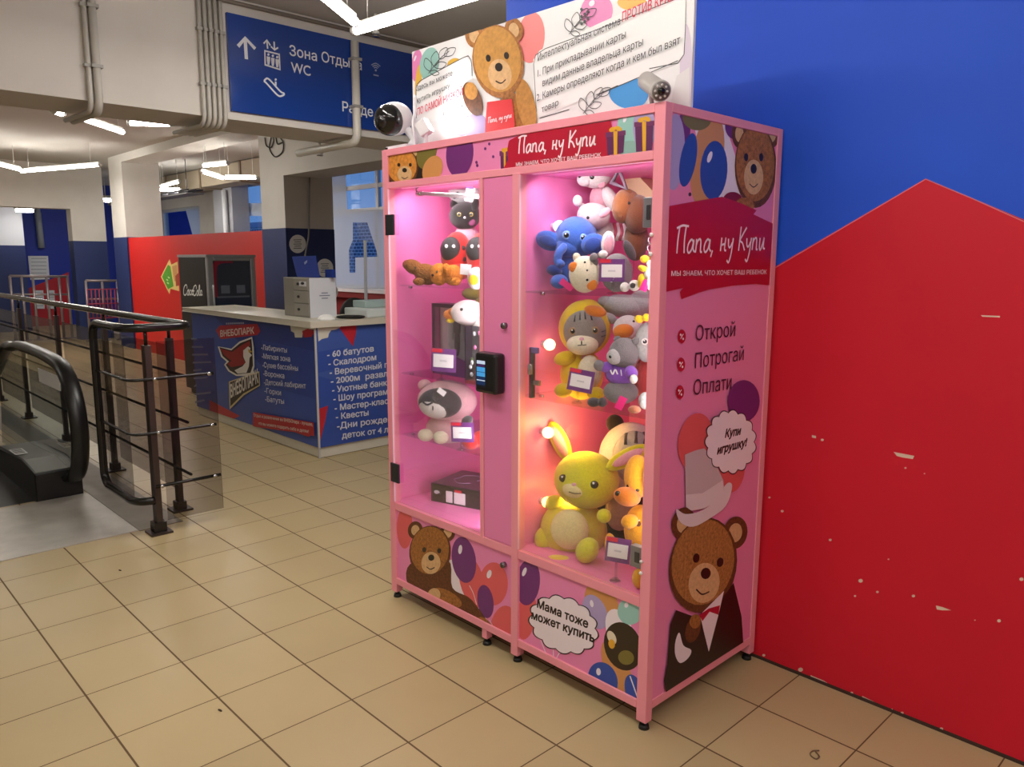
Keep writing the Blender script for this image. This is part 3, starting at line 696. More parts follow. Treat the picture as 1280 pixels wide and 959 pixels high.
for k in range(5): mb.tube([(-4.98, 1.9, .08), (-4.98+.28*math.cos(k*1.257), 1.9+.28*math.sin(k*1.257), .03)], .022, M('chair_black'), 8)
mb.tube(catmull([(-4.85, 1.88, .48), (-4.71, 1.87, .6), (-4.71, 1.86, .95)], 6), .025, M('chair_black'), 8); mb.build('base', T)
mb = MB(); p0 = at(445, 376, 'X', -4.9); p1 = at(450, 302, 'X', -5.0); p0.z = .4
mb.box(-.018, .018, -.006, .006, 0, (p1-p0).length, M('plank_white', (196, 198, 200), rough=.6), Matrix.Rotation(.02, 3, 'Y'), p0+Vector((0, .1, 0)))
tag(mb.build('measuring_stick'), 'tall pale strip standing behind the counter before the window', 'plank')
mb = MB()
for k in range(3): mb.ell((-4.2+.03*k, 1.48+.02*k, Z+.012), (.08, .1, .014), M('chair_black'), Matrix.Rotation(.5*k, 3, 'Z'), zmin=-.8)
tag(mb.build('black_cloth'), 'crumpled black cloth lying on the counter by the printer', 'cloth')

# ------------------------------------------------------------------ drinks fridge
FX, FY = -7.1, 1.515
T = thing('drinks_fridge', 'black drinks fridge with white script lettering by the red partition', 'fridge', (FX-.4, FY+.28, 0))
blk = M('fridge_black', (24, 22, 22), rough=.4); chro = M('fridge_silver', (150, 150, 150), rough=.35, metal=.3)
mb = MB(); mb.box(FX-.82, FX-.06, FY, FY+.56, .06, 1.60, blk); mb.box(FX-.78, FX-.1, FY+.04, FY+.52, 0, .06, blk); mb.build('body', T, bevel=.01)
mb = MB(); mb.box(FX-.83, FX, FY-.006, FY+.566, 1.6, 1.63, chro); mb.build('top_cap', T)
mb = MB()
mb.box(FX-.06, FX, FY, FY+.07, .06, 1.6, chro); mb.box(FX-.06, FX, FY+.5, FY+.56, .06, 1.6, chro); mb.box(FX-.06, FX, FY+.07, FY+.5, .06, .2, chro); mb.box(FX-.06, FX, FY+.07, FY+.5, 1.56, 1.6, chro)
dr = mb.build('door', T, bevel=.01)
mb = MB(); mb.box(FX-.045, FX-.02, FY+.07, FY+.5, .2, 1.56, M('fridge_pane', (54, 60, 74), rough=.08, spec=.6)); mb.build('pane', dr)
ar = Art('X', FX-.018, 1)
ar.rib([(269.5, 372), (268, 352), (268.5, 334), (272, 328), (280, 326), (291, 326)], 6, M('fridge_red', (140, 20, 50), rough=.4)); ar.build('red_stripe', dr)
for z in (.55, .85, 1.15): mb = MB(); mb.box(FX-.0195, FX-.017, FY+.1, FY+.48, z, z+.02, M('shelf_edge', (96, 102, 116), rough=.4)); mb.build('shelf', dr)
for y in (FY+.15, FY+.33): mb = MB(); mb.box(FX-.019, FX-.018, y, y+.1, 1.2, 1.29, M('fridge_price', (104, 110, 126), rough=.5)); mb.build('price_card', dr)
mb = MB(); mb.tube([(FX+.03, FY+.045, .8), (FX+.03, FY+.045, 1.3)], .012, chro, 8); mb.box(FX, FX+.03, FY+.037, FY+.053, .82, .84, chro); mb.box(FX, FX+.03, FY+.037, FY+.053, 1.26, 1.28, chro); mb.build('handle', dr)
ar = Art('Y', FY, -1); ar.hand('Coca', (229, 369), (242, 369), 13, M('script_white', (226, 226, 222)), .12); ar.hand('Cola', (241, 369.5), (253, 369.5), 13, M('script_white'), .12)
ar.rib([(239.5, 364), (243, 363.6)], 1.6, M('script_white'), smooth=0); ar.build('lettering', T)

# ------------------------------------------------------------------ barriers in the far bay
rl = M('barrier_steel', (150, 140, 142), rough=.4, metal=.6)
def barrier(px, ytop, ybot, X, lab, lattice=None):
    A = at(px[0], ytop[0], 'X', X); B = at(px[-1], ytop[1], 'X', X)
    T = thing('crowd_barrier', lab, 'barrier', (X, (A.y+B.y)/2, 0))
    mb = MB(); mb.tube([A, B], .025, rl, 8); mb.build('rail', T); mb = MB(); mb.tube([A-Vector((0, 0, .35)), B-Vector((0, 0, .35))], .018, rl, 8); mb.build('rail', T)
    for p in px:
        y = A.y+(B.y-A.y)*(p-px[0])/(px[-1]-px[0]); mb = MB(); mb.tube([(X, y, 0), (X, y, A.z)], .025, rl, 8); mb.cyl((X, y, 0), (X, y, .02), .08, rl); mb.build('post', T)
    if lattice:
        c = M('basket_red', (150, 46, 74), rough=.5); mb = MB(); z0, z1 = lattice
        for k in range(9):
            y = A.y+(B.y-A.y)*k/8; mb.tube([(X+.05, y, z0), (X+.05, y, z1)], .012, c, 6)
        for z in (z0, (z0+z1)/2, z1): mb.tube([(X+.05, A.y, z), (X+.05, B.y, z)], .012, c, 6)
        mb.build('lattice', T, label='red wire lattice')
barrier([12, 26, 40, 57, 73, 84], (345, 346), None, -15.9, 'steel rail in the far doorway before the white notices')
barrier([107, 127, 146], (351, 351), None, -14.9, 'steel rail with a red wire lattice beside the white pillar', (.45, 1.0))

# ------------------------------------------------------------------ balustrade
RB = M('rail_black', (26, 24, 23), rough=.22, metal=.2); RP = M('post_brown', (70, 60, 56), rough=.4, metal=.6); gp = glass('guard_glass', (178, 172, 172), .42)
RT = 1.2; RY = -.24; RE = -3.12; RC = -.60
T = thing('balustrade', 'dark steel balustrade with glass panels and a looped end beside the escalator', 'railing', (-3.3, RY, 0))
ztop = lambda x: 1.15+(x+8.2)*.0115
mb = MB()
pts = [(-20, RY, RT), (-6, RY, RT), (-4, RY, RT), (-3.5, RY, RT), (-3.35, RY, RT), (-3.2, RY-.005, RT), (RE-.01, RY-.03, RT), (RE+.01, RY-.1, RT), (RE+.01, RC+.2, RT), (RE+.01, RC+.1, RT), (RE-.02, RC+.03, RT), (RE-.1, RC, RT), (RE-.2, RC, RT), (-3.55, RC, RT), (-3.62, RC, RT), (-3.68, RC, RT-.02), (-3.71, RC, RT-.08), (-3.71, RC, RT-.2), (-3.71, RC, .4), (-3.71, RC, .30), (-3.70, RC, .24), (-3.64, RC, .2), (-3.55, RC, .2), (RE-.2, RC, .2), (RE-.1, RC, .2), (RE-.03, RC+.03, .2), (RE, RC+.1, .2)]
mb.tube(catmull(pts, 4), .024, RB, 12); mb.build('handrail', T)
for x in (-12.66, -11.35, -10.04, -8.73, -7.42, -6.06, -4.75, -3.47):
    mb = MB(); mb.box(x-.03, x+.03, RY-.015, RY+.015, 0, RT-.1, RP); mb.cyl((x, RY, RT-.1), (x, RY, RT-.02), .01, RB); p_ = mb.build('post', T)
    mb = MB(); mb.prism([(x-.06, RY-.06, 0), (x+.06, RY-.06, 0), (x+.06, RY+.06, 0), (x-.06, RY+.06, 0)], (0, 0, .012), RP); mb.box(x-.035, x+.035, RY-.03, RY+.03, .012, .06, RP); mb.build('base_plate', p_)
mb = MB(); x, y = RE-.01, RC+.11; mb.box(x-.03, x+.03, y-.017, y+.017, 0, RT-.1, RP); mb.cyl((x, y, RT-.1), (x, y, RT), .01, RB); p_ = mb.build('post', T, label='front post of the looped end')
mb = MB(); mb.box(x-.06, x+.06, y-.06, y+.06, 0, .012, RP); mb.box(x-.035, x+.035, y-.035, y+.035, .012, .07, RB); mb.build('base_plate', p_)
for z in (.30, .62, .90):
    mb = MB(); mb.tube([(-20, RY-.03, z), (RE-.05, RY-.03, z)], .009, RB, 8); mb.build('rail_bar', T)
for z in (.60, .91):
    mb = MB(); mb.tube(catmull([(-3.71, RC, z), (-3.3, RC, z), (RE-.04, RC, z), (RE+.02, RC+.06, z), (RE+.02, -.3, z), (RE+.02, -.13, z)], 4), .009, RB, 8); mb.build('rail_bar', T)
mb = MB(); mb.tube([(RE+.02, RC+.1, .285), (RE+.02, -.12, .285)], .01, RB, 8)
for z in (.285, .6, .91): mb.cyl((RE+.025, -.16, z), (RE+.04, -.16, z), .012, M('chrome'), 10); mb.cyl((RE+.025, RC+.13, z), (RE+.04, RC+.13, z), .01, M('chrome'), 10)
mb.build('rail_bar', T)
mb = MB(); mb.box(RE+.002, RE+.012, -.44, -.11, .07, 1.12, gp); mb.build('glass_panel', T)
mb = MB(); mb.box(-3.66, -3.22, RC+.01, RC+.02, .2, 1.1, gp); mb.build('glass_panel', T)
for x in (-12.6, -11.29, -9.98, -8.67, -7.36, -6.0, -4.69):
    mb = MB(); mb.box(x+.05, x+1.2, RY+.012, RY+.02, .12, 1.05, gp); mb.build('glass_panel', T)

# ------------------------------------------------------------------ escalator
ed = M('escalator_black', (20, 19, 19), rough=.35, spec=.5); eg = M('escalator_deck', (120, 117, 113), rough=.35, metal=.7); es = M('step_grey', (70, 70, 72), rough=.5, metal=.5)
T = thing('escalator', 'black escalator entry with curved handrail going down beside the balustrade', 'escalator', (-4.3, -1.4, 0))
for y0, y1 in ((-.87, -.6), (-2.17, -1.9)):
    mb = MB(); mb.prism([(-4.26, y0, 0), (-4.26, y0, .19), (-4.6, y0, .215), (-5.4, y0, .17), (-9, y0, -1.6), (-9, y0, -2.2), (-5.4, y0, -.3)], (0, y1-y0, 0), ed); sk = mb.build('skirt', T, bevel=.01)
    mb = MB(); mb.prism([(-4.29, y0+.02, .193), (-4.6, y0+.02, .219), (-5.4, y0+.02, .174), (-8.9, y0+.02, -1.54), (-8.9, y0+.02, -1.545), (-5.4, y0+.02, .171), (-4.6, y0+.02, .216), (-4.29, y0+.02, .190)], (0, y1-y0-.04, 0), eg); mb.build('deck', sk)
    ym = (y0+y1)/2; yh = y1-.06 if y0 > -1 else y0+.06
    hp = [(-9, yh, -.72), (-6.2, yh, .72), (-5.6, yh, .90), (-5.1, yh, .93), (-4.4, yh, .91), (-4.15, yh, .85), (-3.99, yh, .70), (-3.94, yh, .50), (-3.99, yh, .30), (-4.12, yh, .17), (-4.3, yh, .12)]
    mb = MB(); mb.tube(catmull(hp, 6), .036, ed, 12, sx=1.5); mb.build('handrail', T)
    inn = [(p[0]+(.04 if i < 4 else -.03), yh, p[2]-.03) for i, p in enumerate(hp)]
    mb = MB(); mb.prism([(p.x, yh-.006, p.z) for p in catmull(inn[1:-1], 3)]+[(-4.35, yh-.006, .2), (-5.4, yh-.006, .15), (-6.5, yh-.006, -.35)], (0, .012, 0), glass('escalator_glass', (150, 165, 160), .45)); mb.build('glass_panel', T)
mb = MB()
for k in range(12):
    x = -4.75-.4*k; z = -.005-(max(0, k-2)*.2)
    mb.box(x-.4, x, -1.9, -.87, z-.2, z, es)
mb.box(-4.75, -4.28, -1.9, -.87, -.1, -.004, M('comb_dark', (50, 50, 50), rough=.4, metal=.6)); mb.build('step_band', T)
mb = MB(); P = at(28, 566, 'Z', .2); mb.box(P.x-.1, P.x+.1, -.86, -.78, .212, .2135, M('sticker_white')); 
for k in range(4): mb.box(P.x-.08+.04*k, P.x-.06+.04*k, -.85, -.79, .2135, .214, M('logo_dark'))
mb.build('warning_sticker', T)
A_ = at(49, 477, 'Y', -.668); B_ = at(74, 471, 'Y', -.668); mb = MB(); mb.box(A_.x, B_.x, -.668, -.664, A_.z, B_.z, M('sticker_white')); mb.build('label_strip', T)
plate = M('floor_plate', (186, 180, 170), rough=.36, metal=.2, noise=.12, nscale=9)
mb = MB(); mb.box(-4.25, -3.24, -2.3, -.57, .0, .006, plate); tag(mb.build('landing_plate'), 'bright brushed metal landing plate in front of the escalator', 'floor plate')
mb = MB(); mb.box(-9, -3.23, -.565, -.315, .0, .004, M('plate_dull', (120, 112, 98), rough=.4, metal=.5, noise=.15, nscale=8)); tag(mb.build('side_plate'), 'dull brown metal strip on the floor under the balustrade end', 'floor plate')

# ================================================================== the pink cabinet
W, D, H = 1.483, .721, 2.05
fp = M('frame_pink', (240, 150, 166), rough=.4); pp = M('panel_pink', (232, 130, 180), rough=.4); ip = M('inside_pink', (240, 128, 188), rough=.45)
skyp = M('print_pink', (234, 134, 184), rough=.35); blkr = M('rubber_black', (22, 20, 20), rough=.6)
CAB = thing('toy_cabinet', 'tall pink glass-fronted toy cabinet covered in teddy bear and balloon prints against the wall', 'vending cabinet', (-W/2, D/2, 0))
t = .036
mb = MB()
for x0, x1 in ((-W, -W+.04), (-.04, 0)):
    for y0, y1 in ((0, t), (D-t, D)): mb.box(x0, x1, y0, y1, .03, H, fp)
mb.box(-.66, -.622, -.002, t, .03, 1.89, fp)                              # middle post
mb.box(-.84, -.81, .004, t, .03, .075, fp)
for x0, x1 in ((-W+.04, -.66), (-.622, -.04)):
    mb.box(x0, x1, 0, t, .072, .103, fp); mb.box(x0, x1, 0, t, .437, .472, fp)
mb.box(-W+.04, -.04, 0, t, 1.885, 1.912, fp); mb.box(-W+.04, -.04, 0, t, 2.022, H, fp)
mb.box(-.845, -.824, 0, t, .47, 1.886, fp)
for x0, x1 in ((-W, -W+.03), (-.03, 0)):
    mb.box(x0, x1, t, D-t, .072, .103, fp); mb.box(x0, x1, t, D-t, 2.022, H, fp)
mb.box(-W+.04, -.04, D-t, D, .072, .103, fp); mb.box(-W+.04, -.04, D-t, D, 2.022, H, fp)
mb.build('frame', CAB, bevel=.002)
mb = MB(); mb.box(-W+.03, -.03, .03, D-.03, 2.03, 2.042, fp); mb.build('top_panel', CAB)
mb = MB(); mb.box(-W+.004, -W+.014, .03, D-.03, .08, 2.03, pp); mb.build('side_panel', CAB)
mb = MB(); mb.box(-W+.02, -.02, D-.03, D-.02, .08, 2.03, ip); mb.build('back_panel', CAB)
mb = MB(); mb.box(-W+.014, -.02, .02, D-.03, .455, .474, ip); mb.build('bottom_board', CAB)
mb = MB(); mb.box(-W+.014, -.02, .036, D-.03, 1.888, 1.9, ip); mb.build('ceiling_board', CAB)
mb = MB(); mb.box(-W+.015, -W+.02, .036, D-.03, .474, 1.888, ip); mb.box(-.022, -.015, .036, D-.03, .474, 1.888, ip); mb.box(-.648, -.634, .036, D-.03, .474, 1.888, ip); mb.build('lining', CAB)
mb = MB(); mb.box(-.822, -.662, .004, .016, .474, 1.884, pp); mb.build('service_panel', CAB, bevel=.002)
for x in (-W+.02, -.825, -.641, -.02):
    mb = MB(); mb.cyl((x, .02, 0), (x, .02, .014), .019, blkr, 18, .016); mb.cyl((x, .02, .014), (x, .02, .032), .01, blkr, 12); mb.build('foot', CAB)
for x in (-W+.02, -.02):
    mb = MB(); mb.cyl((x, D-.02, 0), (x, D-.02, .014), .019, blkr, 18, .016); mb.cyl((x, D-.02, .014), (x, D-.02, .032), .01, blkr, 12); mb.build('foot', CAB)
dg = glass('door_glass', (235, 245, 245), .06); sg2 = glass('shelf_glass', (200, 225, 220), .2)
chrome = M('chrome')
ld = MB(); ld.box(-W+.042, -.848, -.003, .003, .476, 1.883, dg); ldo = ld.build('door', CAB)
rd = MB(); rd.box(-.62, -.042, -.003, .003, .476, 1.883, dg); rdo = rd.build('door', CAB)
hb = M('hinge_steel', (64, 66, 74), rough=.35, metal=.7)
for z in (1.73, .618):
    mb = MB(); mb.box(-W+.03, -1.392, -.012, -.003, z-.044, z+.044, hb); mb.box(-W+.04, -1.40, -.0135, -.012, z-.03, z+.03, M('hinge_groove', (34, 35, 40), rough=.4)); mb.build('hinge', ldo, bevel=.003)
ed_ = M('edge_strip', (240, 206, 220), rough=.3)
mb = MB(); mb.box(-W+.040, -W+.0425, -.003, .004, .476, 1.883, ed_); mb.build('seal', ldo); mb = MB(); mb.box(-.6215, -.6195, -.003, .003, .476, 1.883, ed_); mb.build('seal', rdo)
for z in (1.60, .60, .56, 1.66):
    mb = MB(); mb.cyl((-.035, -.002, z), (-.035, -.007, z), .006, M('plastic_white', (236, 232, 232), rough=.3), 12); mb.build('rivet', rdo)
# inner bolt plate by the right-hand door
mb = MB(); mb.box(-.60, -.585, .03, .05, 1.07, 1.26, M('latch_steel', (90, 88, 100), rough=.3, metal=.8)); mb.box(-.60, -.56, .03, .045, 1.24, 1.262, M('latch_lilac', (120, 100, 160), rough=.4)); mb.box(-.585, -.555, .035, .05, 1.12, 1.14, chrome); mb.cyl((-.592, .028, 1.2), (-.592, .028, 1.16), .01, chrome); mb.build('latch', rdo, bevel=.002)
# gas stay at the top of the left door
mb = MB(); a0 = at(527, 242, 'Y', .05); a1 = at(597, 246, 'Y', .05)
mb.tube([a0, a1], .0085, M('stay_white', (226, 226, 232), rough=.25), 10); mb.tube([a0-Vector((.03, 0, 0)), a0], .011, chrome, 10); mb.tube([at(521, 241, 'Y', .05), at(520, 236, 'Y', .05), at(523, 233, 'Y', .05)], .004, chrome, 8); mb.build('door_stay', ldo)
for zs_, nm in ((1.468, 1), (1.076, 1)):
    mb = MB(); mb.box(-.632, -.026, .03, .68, zs_-.006, zs_, sg2); mb.build('shelf', CAB, label='glass shelf')
for zs_ in (1.470, 1.072, .785):
    mb = MB(); mb.box(-1.46, -.652, .065, .68, zs_-.006, zs_, sg2); mb.build('shelf', CAB, label='glass shelf')
for zs_, xs in ((1.46, (-.62, -.03)), (1.068, (-.62, -.03)), (1.462, (-1.455, -.66)), (1.064, (-1.455, -.66)), (.777, (-1.455, -.66))):
    mb = MB()
    for x in xs:
        for y in (.12, .6): mb.cyl((x-.008, y, zs_-.004), (x+.008, y, zs_-.004), .006, chrome, 10)
    mb.build('shelf_pin', CAB)
for x, z in ((-.699, 1.337), (-.701, .39)):
    mb = MB(); mb.cyl((x, .004, z), (x, -.012, z), .0115, M('lock_steel', (130, 124, 130), rough=.25, metal=.9), 18); mb.box(x-.002, x+.002, -.0128, -.0118, z-.006, z+.006, blkr); mb.build('lock', CAB)
# card reader
mb = MB(); mb.box(-.818, -.698, -.05, .004, 1.075, 1.232, M('reader_black', (20, 20, 22), rough=.3)); cr = mb.build('card_reader', CAB, bevel=.012)
a = Art('Y', -.05, -1); a.lay = 3
scr = M('screen_white', (180, 200, 225), rough=.2, emit=.5); sbl = M('screen_blue', (60, 140, 200), rough=.2, emit=.6); snv = M('screen_navy', (24, 50, 96), rough=.2, emit=.3)
def ruv(a, x0, x1, z0, z1, m): a.polyuv([(x0, z0), (x1, z0), (x1, z1), (x0, z1)], m)
ruv(a, -.806, -.752, 1.10, 1.203, M('screen_dark', (30, 34, 52), rough=.1)); ruv(a, -.803, -.755, 1.188, 1.201, scr); ruv(a, -.801, -.758, 1.178, 1.187, M('screen_purple', (70, 40, 96), rough=.2, emit=.3)); ruv(a, -.803, -.755, 1.140, 1.176, sbl); ruv(a, -.803, -.755, 1.156, 1.158, snv); ruv(a, -.803, -.755, 1.128, 1.139, snv); ruv(a, -.803, -.755, 1.123, 1.127, scr); ruv(a, -.803, -.755, 1.108, 1.122, snv)
a.build('screen', cr)
# LED strips that light the inside
LEDM = M('led_strip', (250, 200, 225), emit=.8)
mb = MB(); mb.box(-1.40, -.86, .042, .046, 1.885, 1.888, LEDM); mb.build('led_strip', CAB); mb = MB(); mb.box(-.60, -.06, .042, .046, 1.885, 1.888, LEDM); mb.build('led_strip', CAB)
mb = MB(); mb.box(-.848, -.842, .04, .05, .49, 1.87, LEDM); mb.build('led_strip', CAB)
area((-1.13, .07, 1.874), (0, .5, -1), .54, .03, LED_W*1.0, (1, .95, .97)); area((-.33, .07, 1.874), (0, .5, -1), .5, .03, LED_W*.6, (1, .94, .97))
area((-.86, .055, 1.2), (-.6, 1, 0), .03, 1.35, LED_W*1.8, (1, .93, .96))
area((-.06, .05, 1.2), (-.8, .6, 0), .03, 1.3, LED_W*.35, (1, .93, .9))
# bulbs on the divider
for px, py, col, wt, em in ((699, 283, (.35, .36, 1), 2.2, (205, 205, 255)), (687, 431, (1, .56, .14), 4.2, (255, 232, 160)), (685, 541, (1, .56, .15), 2.8, (255, 230, 160)), (684, 628, (1, .52, .10), 4.6, (255, 220, 120))):
    P = at(px, py, 'X', -.60); mb = MB(); mb.ell(P, (.022, .022, .022), M('bulb_%d' % py, em, emit=5), seg=18, rings=12); mb.cyl(P, (-.634, P.y, P.z), .014, M('plastic_white'), 12); mb.build('led_bulb', CAB)
    point(P+Vector((.08, .05, .01)), wt, col, .03)

# ------------------------------------------------------------------ prints
bp_ = M('balloon_purple', (112, 44, 116), rough=.35); bc_ = M('balloon_coral', (222, 92, 96), rough=.35); bt_ = M('balloon_teal', (150, 196, 190), rough=.35); bl_ = M('balloon_lilac', (174, 156, 204), rough=.35)
bb_ = M('balloon_blue', (48, 76, 164), rough=.35); bo_ = M('balloon_olive', (120, 108, 50), rough=.35); bn_ = M('balloon_tan', (206, 142, 84), rough=.35); bw_ = M('print_white', (238, 224, 234), rough=.35); bdk = M('balloon_dark', (50, 36, 24), rough=.3)
tb1 = M('teddy_brown', (166, 106, 48), rough=.6, noise=.45, nscale=90); tb2 = M('teddy_dark', (104, 58, 26), rough=.6, noise=.45, nscale=90); tb3 = M('teddy_light', (214, 172, 124), rough=.6, noise=.15, nscale=70); tk = M('teddy_black', (34, 20, 14), rough=.4)
prd = M('print_red', (184, 20, 52), rough=.35); ink = M('print_ink', (58, 30, 52), rough=.4); prw = M('print_lettering', (246, 226, 234), rough=.35)
hi = M('balloon_shine', (236, 226, 240), rough=.35); gold = M('ribbon_gold', (224, 166, 48), rough=.35); gp_ = M('gift_plum', (96, 40, 88), rough=.35)
def balloon(a, cx, cy, rx, ry, m, rot=0, shine=True):
    a.el(cx, cy, rx, ry, m, rot)
    if shine: a.el(cx-rx*.3, cy-ry*.45, rx*.16, ry*.2, hi, rot+15, 14)
def teddy(a, cx, cy, rx, ry, rot=0, face=(0, 0), light=tb1, dark=tb2, ears=True):
    """a plain printed toy bear's head: rx, ry are its half width and height in photo pixels"""
    c, s = math.cos(math.radians(rot)), math.sin(math.radians(rot))
    def q(u, v): return cx+(u*rx*c-v*ry*s), cy+(u*rx*s+v*ry*c)
    if ears:
        for u in (-.78, .78):
            e = q(u, -.78); a.el(*e, rx*.36, ry*.34, dark, rot); a.el(*e, rx*.2, ry*.2, tb3, rot)
    a.el(cx, cy, rx, ry, dark, rot); a.el(*q(-.02, -.06), rx*.92, ry*.9, light, rot)
    f = face
    a.el(*q(f[0], .36+f[1]), rx*.46, ry*.42, tb3, rot); a.el(*q(f[0], .16+f[1]), rx*.15, ry*.12, tk, rot, 14)
    a.rib([q(f[0]-.2, .52+f[1]), q(f[0], .6+f[1]), q(f[0]+.2, .52+f[1])], max(1, rx*.05), tk)
    for u in (-.36, .36): a.el(*q(f[0]+u, -.12+f[1]), rx*.1, ry*.1, tk, rot, 14)
def gift(a, x0, y0, x1, y1, sk=0):
    w_ = x1-x0; a.poly([(x0, y0+sk), (x1, y0), (x1-w_*.08, y1-sk), (x0+w_*.06, y1)], gp_); a.poly([(x0-1, y0+sk-1), (x1+1, y0-1), (x1+1, y0+5), (x0-1, y0+5+sk)], M('gift_lid', (116, 52, 100), rough=.35))
    m_ = (x0+x1)/2; a.poly([(m_-w_*.11, y0), (m_+w_*.11, y0), (m_+w_*.09, y1), (m_-w_*.09, y1)], gold); a.el(m_-w_*.16, y0-2, w_*.2, 3, gold, -25, 12); a.el(m_+w_*.16, y0-3, w_*.2, 3, gold, 25, 12)
# header
a = Art('Y', .008, -1, (-W+.04, -.042, 1.911, 2.023)); a.box(-W+.03, -.03, .008, .014, 1.905, 2.03, skyp)
ruv(a, -W+.04, -.04, 1.91, 2.024, skyp)
a.poly([(485, 190), (530, 182), (530, 226), (485, 232)], tk); teddy(a, 503, 209, 20, 24, 0, (.15, 0), M('teddy_amber', (214, 138, 54), rough=.6, noise=.3, nscale=70)); a.el(534, 190, 12, 22, bo_, 15); a.el(541, 212, 12, 18, bn_, 20)
balloon(a, 575, 192, 17, 30, bp_, 5, False)
for x, y in ((597, 207), (612, 180), (596, 203), (617, 196), (607, 186), (566, 220)): a.el(x, y, 1.6, 2, bp_, 0, 8)
gift(a, 626, 190, 637, 215)
a.el(745, 172, 20, 30, bl_); balloon(a, 786, 160, 14, 26, bt_, 0); a.el(789, 186, 16, 10, M('balloon_teal2', (140, 176, 170), rough=.35)); a.el(806, 160, 14, 30, bl_)
a.poly([(637, 176), (650, 169), (690, 162), (764, 151), (768, 168), (762, 180), (763, 198), (700, 207), (627, 216), (636, 200), (635, 186)], prd)
a.hand('Папа, ну Купи', (648, 192.5), (746, 181.5), 21, prw, .105); a.text('МЫ ЗНАЕМ, ЧТО ХОЧЕТ ВАШ РЕБЕНОК', (646, 208), (752, 196), 4.3, prw, .014)
gift(a, 759, 164, 782, 194, 3); gift(a, 795, 152, 818, 190, 2)
a.build('header_panel', CAB)
# lower left flap
a = Art('Y', .008, -1, (-W+.041, -.661, .104, .436)); a.box(-W+.03, -.655, .008, .02, .1, .44, skyp); ruv(a, -W+.04, -.66, .103, .437, skyp)
a.el(506, 660, 10, 26, bc_); a.poly([(556, 700), (575, 700), (590, 745), (618, 790), (560, 760)], bw_)
balloon(a, 590, 727, 15, 34, bc_, -15, False); balloon(a, 617, 730, 18, 27, bc_, 0); balloon(a, 630, 790, 18, 33, bc_, 5, False); balloon(a, 580, 700, 15, 29, bp_, -8); balloon(a, 607, 752, 10, 21, bp_, -8, False)
a.el(628, 680, 14, 8, M('print_pink2', (232, 120, 172), rough=.35))
a.rib([(587, 732), (592, 742), (596, 756)], 1.2, bw_); a.rib([(612, 775), (616, 800)], 1.2, bw_)
a.poly([(513, 705), (560, 700), (566, 735), (590, 750), (612, 787), (560, 768), (514, 738)], tb2, 5); a.el(578, 757, 30, 10, tb2, 33); a.el(560, 747, 20, 8, tb1, 30); a.el(606, 780, 11, 6, tb1, 45)
teddy(a, 538, 690, 26, 33, 4, (.08, .05)); a.el(543, 744, 8, 9, tb3, 20)
a.build('flap_panel', CAB)
# lower right flap
a = Art('Y', .008, -1, (-.62, -.042, .104, .436)); a.box(-.63, -.035, .008, .02, .1, .44, skyp); ruv(a, -.625, -.04, .103, .437, skyp)
a.el(658, 770, 12, 30, bc_, 8); balloon(a, 660, 728, 15, 29, bp_, 5); a.el(752, 755, 20, 30, bn_, -20); balloon(a, 744, 765, 14, 23, bl_, -25); a.el(775, 790, 16, 30, bw_, -20); balloon(a, 788, 764, 16, 17, bt_)
a.rib([(676, 800), (682, 815), (688, 828)], 1.2, bw_); a.rib([(692, 812), (692, 830)], 1.2, bw_); a.rib([(702, 812), (696, 830)], 1.2, bw_)
a.el(772, 838, 15, 40, bn_, -22); balloon(a, 779, 808, 23, 31, bdk, -18, False); a.el(765, 797, 5, 9, M('balloon_glint', (230, 214, 190), rough=.35), -25); a.el(765, 805, 4, 6, gold, -10); a.el(783, 822, 10, 9, bo_, 20)
balloon(a, 754, 850, 18, 23, bb_, -20); a.el(795, 868, 12, 26, bb_, -18); a.rib([(788, 845), (794, 862), (799, 876)], 2, hi)
def bubble(a, cx, cy, rx, ry, n, mo, mi, rot=0):
    for k, m, s in ((0, mo, 1.0), (1, mi, .965)):
        pts = []
        c, sn = math.cos(math.radians(rot)), math.sin(math.radians(rot))
        for i in range(n*8):
            t_ = 2*math.pi*i/(n*8); r_ = s*(1-.10*(1-abs(math.sin(n*t_/2))))
            u, v = rx*r_*math.cos(t_), ry*r_*math.sin(t_); pts.append((cx+u*c-v*sn, cy+u*sn+v*c))
        a.poly(pts, m)
bubble(a, 705, 781, 47, 35, 13, tk, bw_, 28)
a.text('Мама тоже', (672, 759), (735, 785), 10, tk, .035, .1); a.text('может купить', (665, 773), (743, 803), 10, tk, .035, .1)
a.build('flap_panel', CAB)
# right side
a = Art('X', -.004, 1, (.037, D-.037, .104, 2.021)); a.box(-.012, -.004, .03, D-.03, .09, 2.03, skyp)
a.polyuv([(.036, .103), (D-.036, .103), (D-.036, 2.022), (.036, 2.022)], M('print_pink_side', (234, 132, 178), rough=.35))
a.poly([(866, 150), (905, 150), (940, 262), (890, 262)], bw_); a.el(855, 160, 8, 20, bp_); a.el(843, 190, 13, 48, bl_, 2); a.el(884, 200, 20, 60, bn_, 8); a.el(871, 148, 18, 15, bo_, 8); a.el(860, 200, 10, 34, bb_, 10); balloon(a, 892, 213, 17, 37, bb_, 3); a.el(918, 158, 12, 16, bp_)
a.rib([(890, 250), (897, 252), (903, 262)], 1.5, tk); a.el(862, 243, 2, 2.6, ink, 0, 8)
teddy(a, 944, 208, 26, 52, 0, (-.1, -.1)); a.el(915, 250, 12, 10, M('confetti_red', (130, 20, 50), rough=.5)); a.el(930, 257, 12, 10, tb1)
a.poly([(830, 259), (850, 255), (872, 251), (902, 246), (925, 254), (945, 263), (941, 268), (968, 281), (966, 357), (944, 355), (915, 357), (885, 362), (872, 366), (851, 374), (849, 365), (853, 360), (826, 366)], prd)
